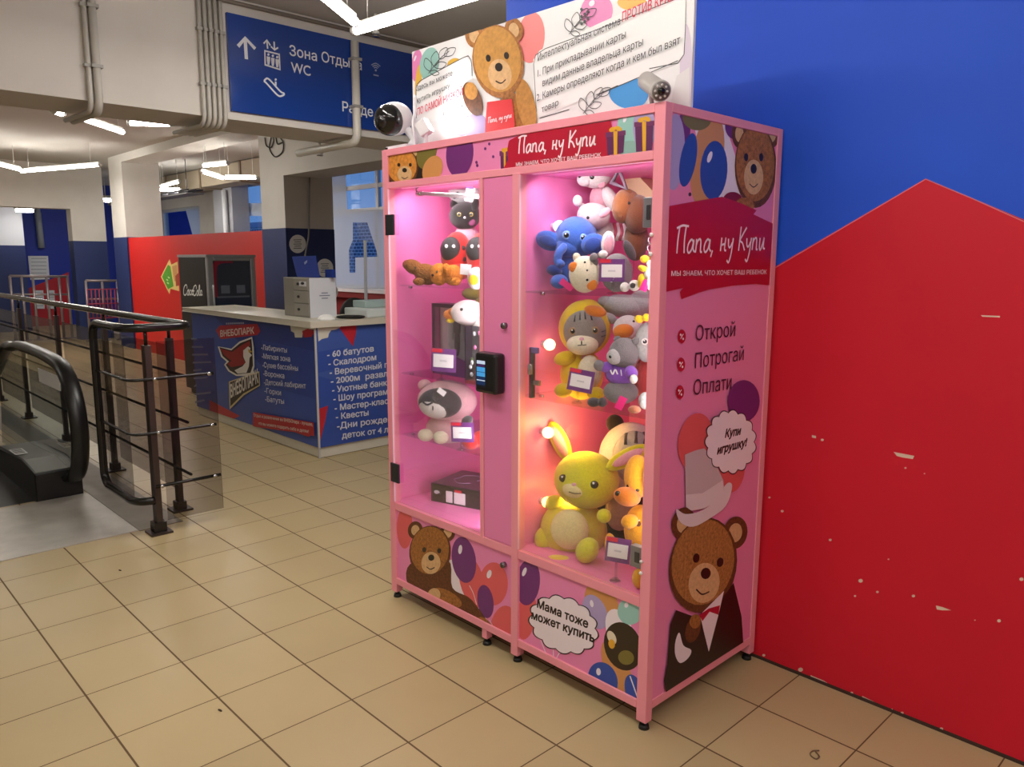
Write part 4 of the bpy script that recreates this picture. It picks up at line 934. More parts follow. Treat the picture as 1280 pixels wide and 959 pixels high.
a.hand('Папа, ну Купи', (843, 317), (955, 312), 34, prw, .085); a.text('МЫ ЗНАЕМ, ЧТО ХОЧЕТ ВАШ РЕБЕНОК', (838, 345), (957, 342.5), 6, prw, .008)
for (x, y), tx, p0, p1 in (((851, 420.5), 'Открой', (868, 426), (917.5, 420)), ((850, 455.5), 'Потрогай', (867, 460.5), (928, 450)), ((848.5, 490), 'Оплати', (865, 494), (912.5, 486))):
    a.el(x, y, 5, 8.6, prd, 0, 20); a.rib([(x-1.5, y+3), (x+.5, y-1), (x+2, y-3)], 1.6, prw); a.el(x-1.5, y-2, 1.1, 1.6, prw, 0, 8); a.el(x+1.6, y+3, 1.1, 1.6, prw, 0, 8)
    a.text(tx, p0, p1, 18.5, ink, -.004)
balloon(a, 868, 552, 22, 36, bc_, 8, False); a.el(913, 590, 16, 26, bc_, 10); balloon(a, 928, 501, 20, 26, bp_, 0, False)
teddy(a, 877, 706, 42, 60, 10, (.12, .0), M('teddy_tan', (172, 116, 60), rough=.6, noise=.42, nscale=90))
a.poly([(832, 830), (836, 780), (843, 762), (870, 772), (905, 742), (915, 728), (925, 770), (928, 815), (832, 875), (828, 850)], tk)
a.poly([(873, 768), (903, 738), (896, 768), (884, 814), (878, 790)], bw_); a.poly([(872, 768), (884, 760), (898, 756), (896, 768), (885, 764), (876, 776)], prd)
a.poly([(842, 802), (847, 790), (852, 806), (862, 812), (858, 822), (848, 828), (842, 818)], bw_, 4); a.el(864, 786, 9, 17, tb2, 15); a.el(867, 776, 7, 9, tb1, 10)
hatm = M('hat_grey', (196, 176, 182), rough=.5); hat2 = M('hat_pale', (222, 206, 212), rough=.5)
a.poly([(843, 636), (854, 642), (872, 639), (889, 628), (900, 612), (908, 603), (913, 608), (905, 632), (886, 647), (864, 658), (848, 652)], hat2, 4); a.poly([(854, 568), (866, 563), (878, 560), (890, 575), (902, 600), (903, 614), (894, 625), (878, 634), (862, 637), (855, 632)], hatm); a.poly([(855, 618), (876, 616), (901, 600), (903, 615), (893, 627), (878, 635), (862, 638), (855, 633)], hat2)
bubble(a, 911, 552, 33, 41, 15, tk, bw_, 0); a.text('Купи', (904, 546.5), (922.5, 543), 9.5, tk, .05, .25); a.text('игрушку!', (894, 567.5), (930, 557), 9.5, tk, .05, .25)
a.build('side_print', CAB)

# ------------------------------------------------------------------ banner on top
BY = .132
T = thing('banner', 'white printed banner with a toy bear standing on top of the pink cabinet', 'banner', (-.71, BY, H))
zt_ = at(515, 65, 'Y', BY).z
a = Art('Y', BY, -1, (-1.43, -.002, H+.004, zt_)); a.box(-1.43, -.002, BY, BY+.012, H, zt_, M('banner_white', (238, 236, 240), rough=.35)); ruv(a, -1.43, 0, H, zt_, M('banner_white'))
pinkb = M('balloon_pink', (226, 130, 190), rough=.35); yel = M('balloon_gold', (226, 178, 70), rough=.35); ol = M('outline_grey', (72, 74, 80), rough=.5); og = M('banner_text', (66, 66, 74), rough=.5); orr = M('banner_text_red', (214, 50, 84), rough=.5)
balloon(a, 521, 82, 7, 20, pinkb, 5); a.el(523, 105, 4, 24, yel, 3); a.el(537, 80, 12, 21, bt_, 10); a.el(568, 80, 9, 7, yel, -20); balloon(a, 664, 47, 17, 32, M('balloon_salmon', (238, 136, 138), rough=.35), 5, False); balloon(a, 746, 14, 20, 22, pinkb, 20); a.el(790, 3, 18, 10, yel, 0)
a.el(595, 158, 16, 16, bl_); a.el(577, 160, 10, 10, pinkb); balloon(a, 786, 116, 25, 20, M('balloon_sky', (74, 156, 226), rough=.35), 10, False); a.el(858, 90, 8, 60, M('banner_lilac', (220, 206, 226), rough=.35)); a.poly([(838, 132), (846, 95), (862, 84), (862, 134)], M('banner_pale', (226, 222, 226), rough=.35))
bx = M('banner_box', (244, 243, 246), rough=.35)
a.poly([(521, 150), (521, 108), (530, 98), (583, 71), (589, 75), (591, 112), (588, 142), (560, 153)], bx); a.rib([(521, 148), (520.5, 112), (524, 103), (535, 96), (580, 72), (587, 72), (590, 80), (590.5, 95)], 1, ol, smooth=3); a.rib([(562, 153), (586, 145)], 1, ol, smooth=0)
a.poly([(668, 150), (667, 75), (675, 63), (858, -20), (856, 68), (845, 80), (760, 112)], bx); a.rib([(671, 140), (667.5, 80), (670, 69), (682, 61), (750, 36), (858, -6), (857, 40), (855.5, 68), (848, 79), (812, 86)], 1, ol, smooth=0); a.rib([(675, 148), (712, 137)], 1, ol, smooth=0); a.rib([(746, 119), (773, 107)], 1, ol, smooth=0); a.rib([(752, 117), (848, 76)], 1, ol, smooth=0)
def leaf(x, y, L_, ang, wd=.28):
    c, s = math.cos(ang), math.sin(ang); a.rib([(x, y), (x+c*L_*.5-s*L_*wd, y+s*L_*.5+c*L_*wd), (x+c*L_, y+s*L_), (x+c*L_*.5+s*L_*wd, y+s*L_*.5-c*L_*wd)], .9, ol, True, 5)
for bx_, by_, s in ((536, 92, 1), (712, 43, 1), (730, 142, -1)):
    a.rib([(bx_, by_), (bx_+14, by_-18), (bx_+26, by_-28)], .9, ol)
    for k, (dx, dy, an, L_) in enumerate(((2, -3, -1.9, 20), (7, -9, -1.4, 22), (14, -18, -1.0, 20), (20, -22, -.6, 20), (8, -8, -.3, 18), (2, -2, .2, 14))): leaf(bx_+dx, by_+dy, L_*.85, an)
for k in range(7): a.el(728+(k % 3)*4, 30-k*3, 1.8, 2, ol, 0, 8)
a.el(640, 150, 20, 34, tb1); a.el(659, 132, 11.5, 34, M('teddy_honey', (186, 130, 58), rough=.6, noise=.25, nscale=60), -12); a.el(592, 124, 11, 22, tb2, -20); a.el(590, 114, 8, 11, M('teddy_honey'), -10)
teddy(a, 624, 77, 32, 46, -8, (.0, .0), M('teddy_honey2', (198, 142, 66), rough=.6, noise=.2, nscale=60), tb1)
for tx, p0, p1, h, m in (('Здесь вы можете', (522, 114), (567, 94.5), 6, og), ('купить игрушку', (523, 129), (564, 110), 6, og), ('ПО САМОЙ НИЗКОЙ', (523.5, 144.5), (580, 119), 8.5, orr), ('цене', (556, 145), (580, 136), 6, og),
                         ('Интеллектуальная система', (674, 77), (777, 31), 8.5, og), ('ПРОТИВ КРАЖ', (779.5, 28), (848, -1), 12, orr), ('1. При прикладывании карты', (674, 96.5), (784, 47.5), 8.5, og), ('видим данные владельца карты', (680, 108.5), (805.5, 57), 8.5, og),
                         ('2. Камеры определяют когда и кем был взят', (673, 127), (852, 55), 8.5, og), ('товар', (679, 141), (700, 132), 7.5, og)):
    a.text(tx, p0, p1, h, m, .012 if m is orr else .004)
ap = M('apron_red', (214, 46, 54), rough=.5); a.poly([(611, 128), (642, 124), (646, 156), (640, 176), (608, 176), (609, 150)], ap); a.hand('Папа, ну купи', (612, 154.5), (642, 147), 7, prw, .13)
a.build('banner_sheet', T)
mb = MB()
for x in (-1.3, -.7, -.1): mb.box(x-.015, x+.015, BY+.012, BY+.14, H, H+.006, fp); mb.box(x-.015, x+.015, BY+.012, BY+.018, H, H+.3, fp)
mb.build('bracket', T)

# ------------------------------------------------------------------ cameras and lamp on top
wpl = M('camera_white', (232, 230, 236), rough=.3); bpl = M('camera_black', (14, 14, 16), rough=.12, spec=.6)
P = at(491, 149, 'Y', .03); k = mpp(P); tocam = (CPOS-P).normalized(); ax = (tocam+Vector((-.55, -.35, -.1))).normalized()
T = thing('security_camera', 'round white security camera with a black face on the front corner of the cabinet top', 'camera', (P.x+.04, .06, H))
Rq = ax.to_track_quat('-Y', 'Z').to_matrix()
mb = MB(); mb.ell(P-ax*.012, (21*k, 26*k, 20*k), wpl, Rq); mb.build('shell', T)
mb = MB(); mb.ell(P+ax*.026, (20*k, 17*k, 19*k), bpl, Rq); fc = mb.build('face', T)
mb = MB(); q = P+ax*(.024+15.5*k); mb.cyl(q-ax*.01, q+ax*.008, .026, M('lens_ring', (44, 44, 48), rough=.25), 20); mb.ell(q+ax*.006, (.02, .01, .02), M('lens_glass', (8, 8, 12), rough=.03, spec=.8), Rq); mb.build('lens', fc)
mb = MB(); B = Vector((P.x+.05, .06, H)); mb.box(B.x-.085, B.x+.06, .015, .12, H, H+.014, wpl); mb.tube(catmull([B+Vector((.01, .02, .012)), B+Vector((.015, .03, .05)), P-ax*.03], 6), .018, wpl, 12); mb.build('stand', T, bevel=.003)
mb = MB(); mb.box(B.x-.085, B.x-.07, .012, .016, H+.002, H+.01, bpl); mb.build('screw_cover', T)
mb = MB(); mb.tube(catmull([B+Vector((.04, .02, .0)), at(516, 155, 'Y', .08), at(519, 138, 'Y', .1), at(519, 120, 'Y', .118)], 6), .006, wpl, 8); tag(mb.build('camera_cable'), 'white cable rising beside the round camera up the banner', 'cable')
L = at(532, 163, 'Y', .05); T = thing('spotlight', 'small white spotlight glaring at the lower left of the banner', 'lamp', (L.x, .05, H))
d = Vector((.75, .45, .5)).normalized(); Rq = d.to_track_quat('Z', 'Y').to_matrix()
mb = MB(); mb.box(-.024, .024, -.03, .03, -.03, .02, wpl, Rq, L+Vector((-.005, 0, .012))); mb.build('housing', T, bevel=.004)
mb = MB(); mb.box(-.02, .02, -.026, .026, .0205, .023, M('spot_glow', (255, 255, 250), emit=14), Rq, L+Vector((-.005, 0, .012))); mb.build('lens', T)
mb = MB(); mb.box(L.x-.02, L.x+.02, .035, .065, H, H+.006, wpl); mb.cyl((L.x, .05, H), (L.x, .05, L.z-.012), .009, wpl); mb.build('stand', T)
l = bpy.data.lights.new('spot', 'SPOT'); l.energy = 4; l.spot_size = 2.2; l.spot_blend = .8; l.shadow_soft_size = .02; lo = bpy.data.objects.new('spot', l); COL.objects.link(lo); lo.location = L+d*.055; lo.rotation_euler = d.to_track_quat('-Z', 'Y').to_euler()
gy = M('camera_grey', (176, 170, 168), rough=.4)
L = at(815, 106, 'Y', .05); k = mpp(L); T = thing('bullet_camera', 'grey barrel camera on the cabinet top in front of the blue balloon', 'camera', (L.x, .06, H))
f = at(825, 113, 'Y', -.005); bk = at(808, 101, 'Y', .08); ax = (f-bk).normalized()
mb = MB(); mb.cyl(bk, f, 11.5*k, gy, 24); mb.cyl(f-ax*.005, f+ax*.012, 12.5*k, gy, 24); mb.build('barrel', T, bevel=.002)
mb = MB(); mb.cyl(f+ax*.012, f+ax*.013, 11*k, M('camera_face', (120, 112, 112), rough=.2), 24); mb.cyl(f+ax*.013, f+ax*.016, 4.5*k, bpl, 18)
e1 = ax.cross(Vector((0, 0, 1))).normalized(); e2 = ax.cross(e1)
for i in range(8): c = f+ax*.014+(e1*math.cos(i*.785)+e2*math.sin(i*.785))*7.5*k; mb.ell(c, (.004, .004, .004), M('led_grey', (200, 190, 190), rough=.2), None, 10, 6)
mb.build('lens', T)
mb = MB(); mb.cyl((L.x-.005, .06, H+.004), (L.x-.005, .05, L.z-.01), .007, gy); mb.cyl((L.x-.005, .06, H), (L.x-.005, .06, H+.006), .022, gy); mb.build('stand', T)

# ================================================================== the toys
def toy(name, label, cat, px, py, y, z, group='soft toys in the pink cabinet'):
    P = at(px, py, 'Y', y); return thing(name, label, cat, (P.x, y, z), group)
eyek = M('eye_black', (12, 11, 13), rough=.12, spec=.6); eyew = M('eye_glint', (245, 245, 250), rough=.2)
def eye(parent, e, px, py, r, ring=None):
    if ring: bead(parent, 'eye', e, px, py, r*1.35, ring, .3)
    o = bead(parent, 'eye_pupil' if ring else 'eye', e, px, py, r, eyek, .55 if ring else .4)
    if r > 2.4:
        P = e.hit(px-r*.25, py-r*.35, -r*.5*e.k); mb = MB(); mb.ell(P, (r*.28*e.k,)*3, eyew, None, 10, 8); mb.build('eye_glint', parent)
def line(parent, name, e, pts, wpx, mat):
    P = [e.hit(a_, b_, -.001) for a_, b_ in pts]; mb = MB(); mb.tube(catmull(P, 4), wpx*.5*e.k, mat, 6); mb.build(name, parent)
def card(px0, py0, px1, py1, y, base, z, lab, tilt=0, name='price_card'):
    """purple price card with a white label on a clear clip stand"""
    c = at((px0+px1)/2, (py0+py1)/2, 'Y', y); k = mpp(c); w_, h_ = (px1-px0)*k/2, (py1-py0)*k/2
    R = Matrix.Rotation(math.radians(30), 3, 'Z') @ Matrix.Rotation(math.radians(tilt), 3, 'Y')
    T = thing(name, lab, 'price tag', (c.x, y, z), 'price cards in the pink cabinet')
    mb = MB(); mb.box(-w_, w_, -.001, .001, -h_, h_, M('card_purple', (112, 58, 128), rough=.4), R, c); mb.box(-w_*.98, -w_*.1, -.0016, -.001, h_*.66, h_*.98, M('card_red', (216, 40, 70), rough=.4), R, c); cd = mb.build('card', T)
    mb = MB(); mb.box(-w_*.82, w_*.8, -.0024, -.0012, -h_*.62, h_*.52, M('label_white', (238, 234, 238), rough=.5), R, c)
    mb.box(-w_*.3, w_*.28, -.003, -.0022, -h_*.12, h_*.02, M('label_ink', (206, 202, 210), rough=.5), R, c)
    mb.build('label', cd)
    b = at(base[0], base[1], 'Y', y); b.z = z; cl = glass('clear_plastic', (215, 225, 225), .35, .05)
    mb = MB(); mb.tube([b+Vector((0, .004, .003)), (b.x, b.y+.004, c.z-h_*.8)], .0045, cl, 8); mb.tube([(c.x-.01, y+.003, c.z-h_*.95), (c.x+.01, y+.003, c.z-h_*.75)], .006, cl, 8); mb.cyl(b, b+Vector((0, 0, .008)), .02, cl, 20, .012); mb.build('stand', T)
    return T
def hangtag(parent, px, py, y, w_, h_, rot, mat):
    c = at(px, py, 'Y', y); k = mpp(c); R = Matrix.Rotation(math.radians(35), 3, 'Z') @ Matrix.Rotation(math.radians(rot), 3, 'Y')
    mb = MB(); mb.box(-w_*k/2, w_*k/2, -.0008, .0008, -h_*k/2, h_*k/2, mat, R, c); return mb.build('tag', parent)
tagp = M('tag_pink', (232, 44, 132), rough=.4); tagw = M('tag_white', (236, 232, 234), rough=.5)

# ---------- right bay, top shelf (z 1.468)
ZT = 1.468
bl = fur('blue', 64, 104, 196); bd = fur('blue_dark', 44, 72, 152); bp2 = fur('blue_pale', 128, 166, 224)
T = toy('plush_elephant', 'blue plush elephant with wide ears at the back of the top right shelf', 'soft toy', 718, 330, .20, ZT)
h = Ell(720, 297, .20, 27, 26, 26); epart(T, 'body', [Ell(717, 334, .21, 21, 20, 24)], bl)
ho = epart(T, 'head', [h, Ell(711, 309, .16, 17, 14, 13)], bl)
epart(T, 'ear', [Ell(686, 301, .115, 17, 5, 12, 20)], bl); epart(T, 'ear', [Ell(741, 305, .17, 15, 6, 13, -20)], bl); epart(ho, 'ear_lining', [Ell(741, 306, .155, 11, 4, 9, -20)], bd); epart(ho, 'ear_lining', [Ell(685, 302, .10, 12, 3.5, 7, 20)], bd)
mb = MB(); mb.tube(catmull([at(706, 308, 'Y', .13), at(699, 316, 'Y', .10), at(697, 326, 'Y', .095), at(702, 332, 'Y', .095)], 5), [.016]*16, bl, 12); mb.build('trunk', T)
eye(ho, h, 708, 294, 4.2, bp2); eye(ho, h, 729, 297, 3.6, bp2)
epart(T, 'arm', [Ell(693, 338, .13, 10, 8, 7, 10)], bd); epart(T, 'leg', [Ell(699, 352, .10, 11, 10, 9)], bl); epart(T, 'leg', [Ell(724, 352, .2, 11, 10, 9)], bl)
hangtag(T, 708, 356, .085, 18, 8, 35, tagp)
cw_ = fur('cream', 236, 226, 198); orange = fur('orange', 232, 134, 48); gr = fur('grey', 128, 122, 124); gd = fur('grey_dark', 78, 72, 76); wh = fur('white', 232, 226, 222); pk = fur('pink', 232, 170, 184)
T = toy('plush_cat', 'plump cream plush cat with orange patches sitting before the blue elephant', 'soft toy', 731, 345, .085, ZT)
e = Ell(731, 343, .085, 20, 13, 23); epart(T, 'body', [e], cw_); bead(T, 'patch', e, 717, 334, 6.5, orange, .35); bead(T, 'patch', e, 740, 356, 7, orange, .35); bead(T, 'patch', e, 743, 328, 5, gr, .35)
eye(T, e, 731, 328, 1.5); eye(T, e, 734, 350, 1.6); bead(T, 'nose', e, 734, 338, 1.2, eyek); epart(T, 'ear', [Ell(721, 322, .085, 5, 4, 6, -20)], cw_); epart(T, 'ear', [Ell(742, 322, .085, 5, 4, 6, 20)], gr)
T = toy('plush_rabbit', 'grey plush rabbit with one pink-lined ear up, behind the top right price card', 'soft toy', 770, 345, .12, ZT)
e = Ell(771, 341, .12, 20, 15, 24); epart(T, 'body', [e], gr); a_ = epart(T, 'ear', [Ell(760, 304, .15, 8.5, 4, 15, 5)], wh); epart(a_, 'ear_lining', [Ell(760.5, 305, .135, 6, 3, 12, 5)], pk); epart(T, 'ear', [Ell(787, 313, .12, 6, 4, 14, -28)], gd)
epart(T, 'paw', [Ell(754, 318, .1, 6, 5, 5)], wh); epart(T, 'foot', [Ell(781, 359, .06, 6, 6, 6)], wh); epart(T, 'foot', [Ell(793, 357, .06, 7, 6, 7)], wh); bead(T, 'sole', Ell(793, 357, .06, 7, 6, 7), 791, 357, 3.5, gd, .3)
T = toy('plush_mouse', 'white plush mouse with blush cheeks topmost of the pile on the top right shelf', 'soft toy', 745, 250, .32, ZT)
h = Ell(745, 220, .30, 20, 16, 15, -8); epart(T, 'body', [Ell(752, 248, .34, 15, 14, 18)], pk); epart(T, 'haunch', [Ell(764, 250, .33, 9, 10, 18, -30)], wh); ho = epart(T, 'head', [h, Ell(731, 224, .26, 10, 9, 9)], wh); m2 = Ell(731, 224, .26, 10, 9, 9)
bead(ho, 'nose', m2, 725, 220, 2.6, eyek, .6); eye(ho, h, 740, 221, 3.2); bead(ho, 'cheek', h, 752, 230, 5, pk, .25); epart(T, 'ear', [Ell(757, 210, .3, 8, 4, 7, 30)], pk); epart(T, 'paw', [Ell(722, 251, .22, 6, 6, 7)], wh)
mb = MB(); st = M('strap_grey', (112, 100, 112), rough=.6)
mb.tube([at(764, 230, 'Y', .24), at(774, 212, 'Y', .24), at(783, 236, 'Y', .24), at(764, 228, 'Y', .24)], .008, st, 8); mb.tube([at(772, 213, 'Y', .24), at(772, 209, 'Y', .24), at(777, 209, 'Y', .24)], .01, st, 8); mb.build('carry_strap', T)
T = toy('plush_kitten', 'pale grey-pink plush kitten head squeezed between the mouse and the elephant', 'soft toy', 742, 275, .24, ZT)
h = Ell(742, 270, .25, 21, 16, 16, 10); epart(T, 'head', [h], fur('pale_pink', 222, 196, 200)); epart(T, 'body', [Ell(752, 297, .31, 14, 14, 26)], wh); eye(T, h, 735, 272, 2.0); bead(T, 'nose', h, 725, 271, 2.4, pk, .5); epart(T, 'ear', [Ell(756, 266, .2, 8, 4, 5, -40)], pk); epart(T, 'ear', [Ell(728, 259, .25, 5, 4, 5)], wh)
mb = MB(); 
for k in range(5): P0 = at(764+k*4, 280, 'Y', .36); mb.tube(catmull([P0, at(766+k*4, 290, 'Y', .33), at(763+k*4, 300, 'Y', .34)], 4), .007, M('frill_%d' % (k % 2), ((236, 226, 226), (206, 90, 116))[k % 2], rough=.8), 6)
tag(mb.build('striped_frill'), 'red and white striped frill tucked below the brown capybara', 'fabric', 'soft toys in the pink cabinet')
br = fur('brown', 150, 92, 52); brd = fur('brown_dark', 108, 62, 38)
T = toy('plush_capybara', 'brown plush capybara with a blunt muzzle near the top right corner', 'soft toy', 785, 262, .30, ZT)
h = Ell(779, 258, .27, 14, 16, 21, 5); epart(T, 'body', [Ell(797, 268, .30, 18, 18, 24), Ell(795, 300, .33, 15, 16, 26)], brd); ho = epart(T, 'head', [h, Ell(784, 252, .29, 15, 16, 15)], br); bead(ho, 'nostril', h, 777, 271, 2, brd, .5); eye(ho, h, 786, 254, 1.8); epart(ho, 'ear', [Ell(785, 240, .27, 5, 4, 4)], br)
mb = MB(); mb.prism([at(*p, 'Y', .42) for p in ((782, 222), (794, 218), (818, 240), (822, 262), (800, 262), (788, 245))], (0, .08, 0), M('paper_tan', (226, 196, 156), rough=.8)); tag(mb.build('paper_bag', bevel=.006), 'tan paper bag behind the brown capybara', 'bag')
lk = M('lock_body', (140, 144, 150), rough=.35, metal=.5)
for p0, p1, z_ in (((804, 247), (819, 284), 0), ((788, 681), (806, 714), 0)):
    A = at(*p0, 'Y', .035); B = at(*p1, 'Y', .035); mb = MB(); mb.box(A.x, min(B.x, -.024), .035, .062, B.z, A.z, lk); w2 = (B.x-A.x)
    mb.box(A.x+w2*.3, A.x+w2*.62, .032, .036, B.z+(A.z-B.z)*.25, B.z+(A.z-B.z)*.75, M('lock_slot', (46, 48, 54), rough=.4)); mb.build('magnet_lock', CAB, bevel=.003)
T = toy('keyring_toy', 'small white and yellow keyring figures hanging by the right edge of the top shelf', 'keyring', 812, 330, .07, ZT, 'keyrings in the pink cabinet')
yl = fur('yellow', 240, 206, 40)
epart(T, 'figure', [Ell(806, 324, .07, 6, 6, 5), Ell(804, 336, .06, 7, 6, 4, 20), Ell(802, 352, .06, 5, 5, 10)], yl); epart(T, 'charm', [Ell(813, 330, .07, 5, 5, 5), Ell(811, 342, .07, 6, 6, 8), Ell(813, 354, .06, 5, 5, 9)], wh)
mb = MB()
for cx, cy in ((814, 300), (813, 310), (815, 317)):
    mb.tube([at(cx+4*math.cos(t_*.7), cy+5*math.sin(t_*.7), 'Y', .07) for t_ in range(9)], .0022, chrome, 6, True)
mb.build('ring', T); hangtag(T, 806, 357, .045, 9, 14, 25, tagp)
card(749, 324, 781, 352, .05, (765, 363), ZT, 'price card on the top right shelf in front of the grey rabbit')
# ---------- right bay, middle shelf (z 1.076)
ZM = 1.076
ye = fur('yellow_bright', 244, 208, 38); yw = fur('ivory', 236, 224, 196); mg = fur('tabby', 150, 138, 132)
T = toy('plush_hooded_cat', 'grey tabby plush cat in a yellow hooded suit on the middle right shelf', 'soft toy', 728, 470, .20, ZM)
hd = Ell(731, 410, .22, 33, 26, 35); epart(T, 'hood', [hd, Ell(735, 386, .23, 16, 14, 12)], ye); f = Ell(731, 414, .185, 27, 19, 27); ho = epart(T, 'face', [f], mg)
epart(ho, 'muzzle', [Ell(728, 431, .15, 20, 14, 13)], yw); m2 = Ell(728, 431, .15, 20, 14, 13); bead(ho, 'nose', m2, 727, 424, 2.6, pk, .6, 3.2); line(ho, 'mouth', m2, [(722, 432), (727, 431), (727, 426), (727, 431), (733, 431)], .9, eyek)
eye(ho, f, 716, 414, 3.6, M('iris_tan', (170, 130, 90), rough=.3)); eye(ho, f, 744, 413, 3.6, M('iris_tan'))
for a_, b_ in (((719, 394), (718, 402)), ((725, 391), (725, 400)), ((731, 390), (732, 399)), ((738, 392), (740, 400))): line(ho, 'stripe', f, [a_, b_], 2.2, gd)
for y_ in (415, 421): line(ho, 'stripe', f, [(752, y_), (757, y_-2)], 1.6, gd)
epart(T, 'hood_beak', [Ell(744, 389, .15, 14, 8, 7, 12)], orange)
epart(T, 'body', [Ell(727, 468, .22, 27, 22, 32)], ye); epart(T, 'belly', [Ell(737, 466, .16, 15, 12, 22)], yw); epart(T, 'arm', [Ell(706, 448, .15, 14, 9, 9, -15)], ye); epart(T, 'leg', [Ell(704, 488, .13, 11, 14, 9)], ye); epart(T, 'leg', [Ell(745, 492, .14, 11, 13, 8)], ye); bead(T, 'bow', Ell(727, 468, .22, 27, 22, 32), 730, 447, 4, pk, .5)
T = toy('plush_dolphin', 'pale grey plush dolphin lying across the top back of the middle right shelf', 'soft toy', 785, 385, .36, ZM)
e = Ell(782, 383, .34, 30, 17, 15, 6); lg = fur('pale_grey', 178, 176, 176); epart(T, 'body', [e, Ell(803, 380, .38, 20, 16, 17), Ell(758, 378, .30, 11, 10, 8, 10)], lg); eye(T, Ell(758, 378, .30, 11, 10, 8, 10), 761, 375, 1.7); epart(T, 'fin', [Ell(763, 398, .27, 10, 6, 6, 30)], lg)
T = toy('plush_duck', 'white plush duck with a broad orange bill above the bear in the purple sweater', 'soft toy', 785, 420, .26, ZM)
h = Ell(785, 412, .26, 19, 16, 18); epart(T, 'head', [h], wh); epart(T, 'bill', [Ell(779, 414, .19, 13, 9, 9, -10)], orange); epart(T, 'body', [Ell(790, 450, .30, 18, 16, 30)], wh); eye(T, h, 792, 402, 1.6)
T = toy('plush_bear', 'small grey plush bear wearing a purple sweater on the middle right shelf', 'soft toy', 776, 470, .12, ZM)
h = Ell(780, 441, .12, 19, 16, 19, -10); ho = epart(T, 'head', [h], gr); m2 = Ell(768, 446, .08, 10, 8, 10); epart(ho, 'muzzle', [m2], lg); eye(ho, h, 768, 441, 2.6); bead(ho, 'nose', m2, 763, 446, 2, eyek); epart(ho, 'ear', [Ell(772, 425, .13, 5, 4, 5)], gr); epart(ho, 'ear', [Ell(795, 426, .13, 5, 4, 5)], gr)
sw_ = fur('violet', 138, 84, 190); b2 = Ell(776, 467, .13, 20, 16, 15); epart(T, 'sweater', [b2, Ell(759, 459, .09, 9, 7, 7, -15), Ell(789, 466, .09, 8, 7, 9, -25)], sw_)
line(T, 'sweater_print', b2, [(763, 463), (766, 468), (769, 462), (772, 468)], 2, tagw); line(T, 'sweater_print', b2, [(776, 462), (777, 470)], 1.4, tagw)
epart(T, 'paw', [Ell(749, 457, .07, 7, 6, 7)], gr); epart(T, 'paw', [Ell(792, 474, .08, 5, 5, 6)], wh); epart(T, 'body', [Ell(776, 490, .13, 22, 18, 15)], gr); epart(T, 'foot', [Ell(742, 503, .05, 8, 7, 6)], gd); epart(T, 'foot', [Ell(753, 503, .055, 6, 6, 6)], gd); hangtag(T, 776, 504, .035, 10, 17, 25, tagp)
T = toy('plush_kitten', 'white and grey plush kitten with a yellow bow at the middle shelf edge', 'soft toy', 806, 430, .16, ZM)
h = Ell(808, 428, .17, 14, 14, 25); epart(T, 'head', [h], lg); epart(T, 'bow', [Ell(799, 399, .12, 6, 4, 5, 20), Ell(808, 397, .12, 5, 4, 5, -20)], ye); eye(T, h, 806, 427, 3.2, wh); epart(T, 'body', [Ell(806, 472, .22, 14, 14, 26)], fur('red', 190, 70, 70))
T = toy('plush_paw', 'round grey plush lying low in front of the kitten with the bow', 'soft toy', 806, 503, .07, ZM)
epart(T, 'body', [Ell(807, 501, .09, 9, 10, 11)], lg); epart(T, 'foot', [Ell(793, 512, .05, 8, 6, 5)], fur('tan', 190, 120, 90))
card(710, 462, 742, 490, .06, (721, 507), ZM, 'price card on the middle right shelf before the hooded cat', 9)
# ---------- right bay, bottom (z .474)
ZB = .474
yy = fur('lemon', 222, 222, 52); cr_ = fur('cream_light', 244, 232, 170)
T = toy('plush_bunny', 'big lemon-yellow plush bunny sitting at the bottom of the right bay', 'soft toy', 716, 680, .20, ZB)
h = Ell(733, 600, .20, 41, 34, 36, 4); ho = epart(T, 'head', [h], yy, seg=40); 
e1 = epart(T, 'ear', [Ell(700, 552, .20, 11, 6, 28, -26)], yy); epart(e1, 'ear_lining', [Ell(699, 552, .183, 6.5, 4, 21, -26)], pk)
e1 = epart(T, 'ear', [Ell(784, 572, .24, 11, 6, 30, 58)], yy); epart(e1, 'ear_lining', [Ell(785, 572, .222, 6.5, 4, 22, 58)], pk)
m2 = Ell(719, 612, .115, 16, 9, 11); epart(ho, 'muzzle', [m2], cr_); bead(ho, 'nose', m2, 718, 606, 2.6, pk, .6, 3.6); line(ho, 'mouth', m2, [(711, 615), (718, 617), (726, 617)], 1.2, eyek); eye(ho, h, 704, 598, 5.2); eye(ho, h, 743, 606, 5.2)
epart(T, 'body', [Ell(717, 662, .215, 42, 36, 38)], yy, seg=40); epart(T, 'belly', [Ell(712, 662, .12, 24, 12, 26)], cr_)
epart(T, 'arm', [Ell(692, 628, .15, 13, 9, 9, -20)], yy); epart(T, 'arm', [Ell(755, 645, .12, 9, 9, 9)], yy); epart(T, 'leg', [Ell(680, 674, .12, 12, 14, 15)], yy); epart(T, 'leg', [Ell(734, 688, .09, 14, 14, 17, 30)], yy); epart(T, 'scarf', [Ell(708, 701, .075, 23, 12, 4, 8)], fur('scarf_yellow', 246, 214, 50))
og_ = fur('amber', 240, 170, 40); oga = fur('amber_dark', 206, 128, 30)
T = toy('plush_dog', 'amber plush dog with floppy ears at the bottom right of the right bay', 'soft toy', 796, 670, .12, ZB)
